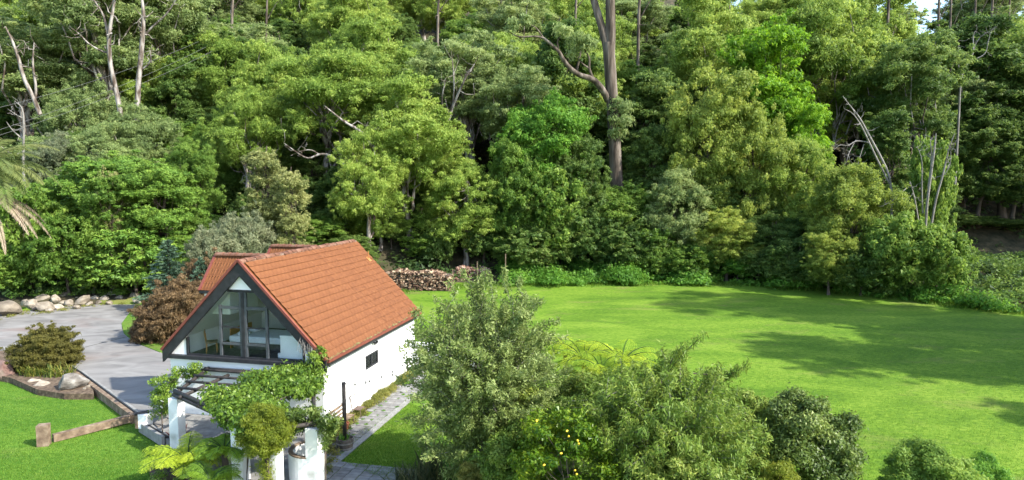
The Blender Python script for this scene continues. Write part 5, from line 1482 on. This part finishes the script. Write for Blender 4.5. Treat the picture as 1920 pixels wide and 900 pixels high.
def fronds(r, n, L, nl, ll, lw, e0=(.5, 1.1), bendd=1.5, vdown=.15, az0=None, droop=.3, tin=(.3, .8), bi=0):
    pos, ax, nr, ln_, ti, lines = [], [], [], [], [], []
    K = 14
    for i in range(n):
        az = (i * 2.4 + r.normal() * .25) if az0 is None else az0[i]
        e = r.uniform(*e0); Lf = L * r.uniform(.75, 1.1); t0 = r.uniform(*tin)
        p = np.zeros(3); path = [p]
        for j in range(K):
            ee = e - bendd * (j / K) ** 1.2
            p = p + np.array([math.cos(az) * math.cos(ee), math.sin(az) * math.cos(ee), math.sin(ee)]) * Lf / K
            path.append(p)
        path = np.array(path)
        lines.append((path, np.linspace(.028, .006, K + 1) * (L / 2) ** .5))
        sd = np.array([-math.sin(az), math.cos(az), 0])
        s = np.linspace(.1, 1, nl)
        q = np.stack([np.interp(s * K, np.arange(K + 1), path[:, j]) for j in range(3)], 1)
        tg = unit(np.stack([np.interp(np.clip(s * K, 0, K - .01), np.arange(K) + .5, np.diff(path[:, j])) for j in range(3)], 1))
        prof = np.sin(np.clip(s * .93 + .07, 0, 1) * math.pi) ** .6
        for sg in (-1, 1):
            a = unit(sd * sg + tg * .55 + np.array([0, 0, -droop]) + r.normal(size=(nl, 3)) * .08)
            l_ = ll * prof * r.uniform(.85, 1.1, nl)
            nn = unit(np.cross(tg, sd) * 1.0 + r.normal(size=(nl, 3)) * .25)
            tl = np.clip(t0 + .3 * (r.rand(nl) - .5), 0, 1)
            if bi:                                      # each pinna carries its own small leaflets
                for b in range(bi):
                    f = (b + .6) / bi
                    for s2 in (-1, 1):
                        a2 = unit(a * .7 + np.cross(nn, a) * s2)
                        l2 = ll * (.15 if bi > 6 else .19) * (1.1 - f * .6) * np.ones(nl) * prof
                        drp = np.array([0, 0, -.12]) * (f ** 2) * l_[:, None]
                        pos.append(q + a * (l_ * f)[:, None] + a2 * l2[:, None] * .5 + drp); ax.append(a2); ln_.append(l2)
                        nr.append(unit(nn + .3 * r.normal(size=(nl, 3)))); ti.append(np.clip(tl + .15 * f, 0, 1))
            else:
                pos.append(q + a * l_[:, None] * .5); ax.append(a); ln_.append(l_)
                nr.append(nn); ti.append(tl)
    lv = leaf_mesh(r, np.vstack(pos), np.vstack(ax), np.vstack(nr), np.concatenate(ln_), lw, np.concatenate(ti), bool(bi))
    return lv, tubes(lines, 5)
def fern(label, loc, n, L, seed, trunk_h=0.0, leaf='fern', tin=(.2, .85), name='tree_fern', lw=.025, nl=34, bi=6, **kw):
    lv, wd = fronds(rs(seed), int(n * 1.3), L, nl, L * .25, lw, tin=tin, bi=bi, **kw)
    t = thing(name, label, 'fern', loc)
    ob('fronds', mesh('fronds', lv[0], lv[1], M[leaf], lv[2]), t, (0, 0, trunk_h))
    ob('stalks', mesh('stalks', wd[0], wd[1], M['strap'], smooth=True), t, (0, 0, trunk_h))
    if trunk_h > .2:
        MB().tube([(0, 0, -.1), (.03, .02, trunk_h * .5), (0, 0, trunk_h + .05)], [.14, .11, .1], 8).build('trunk', M['bark_dark'], t, True)
    return t
fb = P(352, 868, 22.0)
fern('bright yellow-green tree fern in front of the patio kerb', (fb[0], 22.0, .1), 22, 1.75, 601, fb[2] - .1, tin=(.55, 1.0), bi=9)
fb = P(420, 846, 21.6)
fern('greener tree fern touching the middle pergola pillar', (fb[0], 21.6, .1), 16, 1.3, 602, fb[2] - .1, tin=(.15, .5), bi=9)
fb = P(395, 905, 20.2)
fern('low green fern under the bright tree fern at the bottom edge', (fb[0], 20.2, .1), 16, 1.1, 603, max(.1, fb[2] - .1), tin=(.05, .4))
for i, (px, py, Y, L, lb) in enumerate(((1095, 680, 27.5, 2.0, 'yellow-green tree fern on the lawn side of the silvery tree'), (1165, 684, 27.0, 2.0, 'yellow-green tree fern rising behind the drooping fruit tree'), (1130, 705, 25.5, 1.7, 'lower tree fern between the two taller yellow-green ones'), (1060, 662, 29.0, 1.6, 'tree fern half hidden at the right side of the silvery tree'))):
    fb = P(px, py, Y)
    fern(lb, (fb[0], Y, 0), 18, L, 610 + i, fb[2], tin=(.35, .95))
# palm at the left edge
pz = P(-34, 315, 47.0)
pl = thing('date_palm', 'large date palm at the left edge with a skirt of dead fronds', 'palm', (pz[0], 47.0, .3))
hz_ = pz[2] - .3
MB().tube([(0, 0, -.2), (.1, 0, hz_ * .5), (0, 0, hz_)], [.42, .33, .38], 12).build('trunk', M['bark_dark'], pl, True)
r = rs(620)
lv, wd = fronds(r, 34, 5.2, 70, .95, .06, (.0, 1.35), 1.6, droop=.45, tin=(.2, .9))
ob('fronds', mesh('fronds', lv[0], lv[1], M['palm'], lv[2]), pl, (0, 0, hz_))
ob('stalks', mesh('stalks', wd[0], wd[1], M['palm'], smooth=True), pl, (0, 0, hz_))
lv, wd = fronds(r, 16, 5.6, 90, .5, .04, (-.55, -.15), .9, droop=1.2, az0=[-.05, -.6, -1.1, -1.6, .3, .9, 2.0, 3.0, 4.2, -.9, -.3, 5.0, 1.5, 2.6, 3.6, 4.6])
ob('dead_fronds', mesh('dead_fronds', lv[0], lv[1], M['deadfrond'], lv[2]), pl, (0, 0, hz_ - 1.6))
ob('dead_stalks', mesh('dead_stalks', wd[0], wd[1], M['deadfrond'], smooth=True), pl, (0, 0, hz_ - 1.6))

# vines
def in_poly(r, poly, n):
    poly = np.array(poly, float); lo, hi = poly.min(0), poly.max(0); out = []
    while len(out) < n:
        p = r.uniform(lo, hi); c = False; j = len(poly) - 1
        for i in range(len(poly)):
            if (poly[i, 1] > p[1]) != (poly[j, 1] > p[1]) and p[0] < (poly[j, 0] - poly[i, 0]) * (p[1] - poly[i, 1]) / (poly[j, 1] - poly[i, 1]) + poly[i, 0]:
                c = not c
            j = i
        if c:
            out.append(p)
    return np.array(out)
def vine(name, label, C, Rr, leaf, L, Wl, seed, stems=(), cover=.55, drop=.5, cat='vine', flowers=0, upb=.2):
    r = rs(seed)
    t = thing(name, label, cat, C[0])
    C0 = C - C[0]
    n_of = np.maximum(8, (cover * 4 * math.pi * Rr ** 2 / (L * Wl * .5)).astype(int))
    V, F, Tt = puffs(r, C0, Rr, n_of, drop, .8, upb, L, Wl, .5 + .45 * (r.rand(len(C)) - .5), .5, True, .6)
    ob('foliage', mesh('foliage', V, F, M[leaf], Tt), t)
    if len(stems):
        V, F = tubes([(np.array(p) - C[0], np.linspace(a, b, len(p))) for p, a, b in stems], 5)
        ob('stem', mesh('stem', V, F, M['bark_dark'], smooth=True), t)
    for k in range(flowers):
        i = r.randint(len(C))
        m = MB()
        for a in np.arange(5) * 1.257:
            m.add([(0, 0, 0), (.05 * math.cos(a - .4), .05 * math.sin(a - .4), .03), (.09 * math.cos(a), .09 * math.sin(a), .02), (.05 * math.cos(a + .4), .05 * math.sin(a + .4), .03)], [(0, 1, 2, 3)], .7)
        o = m.build('flower', M['white_petal'], t)
        o.location = C0[i] + unit(r.normal(size=3) + [0, -1.0, .8]) * Rr[i] * 1.05
        o.rotation_euler = (R(45), 0, r.rand() * 6)
    return t
r = rs(700)
pp_ = in_poly(r, [(470, 708), (520, 690), (560, 692), (602, 680), (604, 715), (580, 742), (548, 748), (525, 770), (505, 800), (470, 812), (440, 792), (412, 772), (384, 752), (392, 735), (442, 716)], 170)
C = np.array([G(px, py, PT + .12 + .25 * r.rand()) for px, py in pp_])
Rr = r.uniform(.16, .46, len(C))
ex = in_poly(r, [(400, 768), (470, 800), (475, 822), (440, 815), (410, 790)], 24)
Ce = np.array([G(px, py, PT - .15 - .3 * r.rand()) for px, py in ex])
C = np.vstack([C, Ce]); Rr = np.concatenate([Rr, r.uniform(.18, .3, len(Ce))])
vine('pergola_vine', 'leafy green vine smothering most of the dark log pergola', C, Rr, 'vine', .14, .085, 701, [(np.array([pB + [.15, -.1, -2.3], pB + [.25, .05, -1], pB + [.1, .2, 0], pB + [.5, 1.2, .2], pB + [1.2, 2.2, .25]]), .05, .02)], cover=.5)
pp_ = np.vstack([in_poly(r, [(535, 775), (575, 768), (600, 772), (632, 794), (628, 812), (612, 800), (585, 800), (560, 812), (540, 805)], 40), in_poly(r, [(600, 780), (625, 800), (618, 835), (606, 850), (598, 830)], 10)])
C = np.array([P(px, py, 21.6 + .5 * r.normal()) for px, py in pp_])
vine('pillar_vine', 'dark leafy creeper over the top of the right pergola pillar', C, r.uniform(.16, .3, len(C)), 'glossy', .11, .06, 702, [(np.array([pD + [.3, .1, -2.4], pD + [.3, .2, -1], pD + [.1, .25, .0]]), .03, .02)], cover=.5)
pp_ = in_poly(r, [(568, 690), (580, 668), (596, 650), (604, 690), (600, 712), (572, 712)], 26)
C = np.array([HW(*hit(px, py, 1, .0)) for px, py in pp_]) + r.normal(size=(len(pp_), 3)) * .12
vine('corner_vine', 'leafy creeper climbing the front right corner of the cottage', C, r.uniform(.15, .28, len(C)), 'vine', .11, .06, 703, cover=.5)
pp_ = np.vstack([in_poly(r, [(290, 715), (310, 700), (340, 690), (385, 683), (390, 700), (345, 715), (318, 728), (310, 780), (290, 790), (286, 760)], 64)])
C = np.array([P(px, py, 26.6 + (px - 300) * .012 + .25 * r.normal()) for px, py in pp_])
vine('climbing_rose', 'straggly climbing rose with white flowers on the left pergola corner', C, r.uniform(.14, .27, len(C)), 'vine', .1, .055, 704, [(np.array([G(305, 815, .36), P(303, 770, 26.6), P(312, 720, 26.6), P(360, 697, 27.2)]), .03, .012)], cover=.42, flowers=9)
# dry stems on the right of the gable
tw = []
r = rs(705)
for k in range(46):
    px = r.uniform(562, 597); top_ = 634 + (px - 562) * .65 + r.uniform(-2, 10)
    a, b = HW(*hit(px, top_, 1, -.06)), HW(*hit(px + r.normal() * 2, top_ + r.uniform(12, 24), 1, -.05))
    tw.append((bend(r, a, b, 4, .02, .05), np.full(4, .008)))
V, F = tubes(tw, 4)
t = thing('dry_creeper', 'mat of bare grey creeper stems on the right barge board', 'creeper', tw[0][0][0])
ob('twigs', mesh('twigs', V - tw[0][0][0], F, M['bark_dead']), t)
# standard topiary in front of the pergola
ty = 20.3
tc_ = P(497, 812, ty)
r = rs(710)
C = ellipsoid_clumps(r, 34, 1.75, 1.9, 0, .34, -.9, (.75, 1))
lv = clump_foliage(r, C, .34 * r.uniform(.8, 1.2, 34), 7, .95, .07, .03, .3, .9, True, .1, .45, .3)
C2 = np.array([(r.normal() * .12, r.normal() * .12, -z) for z in np.linspace(0, tc_[2] - .9, 18)])
lv2 = puffs(r, C2, np.full(18, .22), np.full(18, 170), .6, 1.0, 0, .07, .03, np.full(18, .5), .5, True, .6)
t = thing('standard_tree', 'clipped yellow-green standard tree with leafy stem before the pergola', 'tree', (tc_[0], ty, 0))
ob('crown', mesh('crown', lv[0], lv[1], M['topiary'], lv[2]), t, (0, 0, tc_[2] - .85))
ob('stem_leaves', mesh('stem_leaves', lv2[0], lv2[1], M['topiary'], lv2[2]), t, (0, 0, tc_[2] - .75))
MB().tube([(0, 0, -.1), (.05, .02, tc_[2] * .4), (0, 0, tc_[2] - .2)], [.09, .07, .06], 7).build('trunk', M['bark_dark'], t, True)
# dry weeds along the side wall, low plants on the fern bed
r = rs(720)
n = 150
v = r.uniform(-1.6, 10.3, n); u = WU + .1 + r.uniform(0, .55, n) * (v > .3) + np.where(v <= .3, r.uniform(0, .8, n), 0)
C = np.array([HW(a, b, .08) for a, b in zip(u, v)]); Rr = r.uniform(.1, .26, n)
cover('wall_weeds', 5, C, Rr, 3200, .08, .035, 'dryweed', .1, .8)
r = rs(721)
C = np.array([G(*p, .15) for p in in_poly(r, [(316, 828), (350, 850), (420, 930), (290, 930), (285, 890), (296, 845)], 40)])
cover('bed_plants', 6, C, r.uniform(.12, .3, 40), 1800, .09, .04, 'green')
C = np.array([G(*p, .05) for p in in_poly(r, [(600, 815), (640, 790), (650, 800), (640, 830), (625, 870), (606, 890)], 30)])
cover('corner_weeds', 7, C, r.uniform(.12, .28, 30), 1800, .09, .04, 'dryweed')
C = np.array([HW(4.35 + .42 * r.randint(0, 3) + .2, -2.4 + .6 * r.randint(0, 22) + .3, .03) for _ in range(60)])
cover('joint_weeds', 8, C, r.uniform(.04, .11, 60), 4500, .06, .025, 'weed', 0, .4)
C = np.vstack([[G(px, py, DZ + .05) for px, py in in_poly(r, [(0, 588), (250, 558), (262, 566), (140, 580), (0, 600)], 70)]])
cover('edge_litter', 9, C, r.uniform(.12, .3, 70), 700, .09, .05, 'dryweed', 0, .35)
# grass blades
def blades(name, seed, x, y, z, h, w):
    r = rs(seed); n = len(x)
    pos = np.stack([x, y, z], 1)
    ax = r.normal(size=(n, 3)) * .55; ax[:, 2] = 1
    h_ = h * r.uniform(.6, 1.4, n)
    V, F, Tt = leaf_mesh(r, pos + unit(ax) * (h_ * .3)[:, None], ax, rdir(r, n), h_, w, r.uniform(0, 1, n) ** 1.3, True)
    return tag(ob(name, mesh(name, V, F, M['blade'], Tt)), kind='stuff')
r = rs(801)
fl_ = in_poly(r, [(-60, 700), (30, 712), (100, 742), (170, 742), (252, 790), (300, 830), (290, 915), (-10, 915)], 40000)
q = np.array([G(px, py, 0)[:2] for px, py in fl_])
blades('grass', 5, q[:, 0], q[:, 1], np.zeros(len(q)), .06, .014)
q1 = in_poly(r, [(662, 818), (760, 752), (800, 770), (790, 900), (720, 900), (640, 865)], 26000)
q2 = in_poly(r, [(1200, 600), (1500, 580), (1930, 640), (1930, 940), (1400, 940), (1350, 700), (1200, 640)], 42000)
q = np.vstack([np.array([G(px, py, 0)[:2] for px, py in q1]), np.array([G(px, py, 0)[:2] for px, py in q2])])
blades('grass', 6, q[:, 0], q[:, 1], terrain(q[:, 0], q[:, 1]), .06, .016)
n_ = 16000
x = r.uniform(-12, 47, n_); y = edge(x) - 2.6 * r.rand(n_) ** 1.5 + .5 * np.sin(x * 1.3) + .4 * r.normal(size=n_)
blades('long_grass', 7, x, y, terrain(x, y), .3, .05)
print('TRIS', sum(len(m.polygons) * (1 if len(m.polygons) and m.polygons[0].loop_total == 3 else 2) for m in bpy.data.meshes))
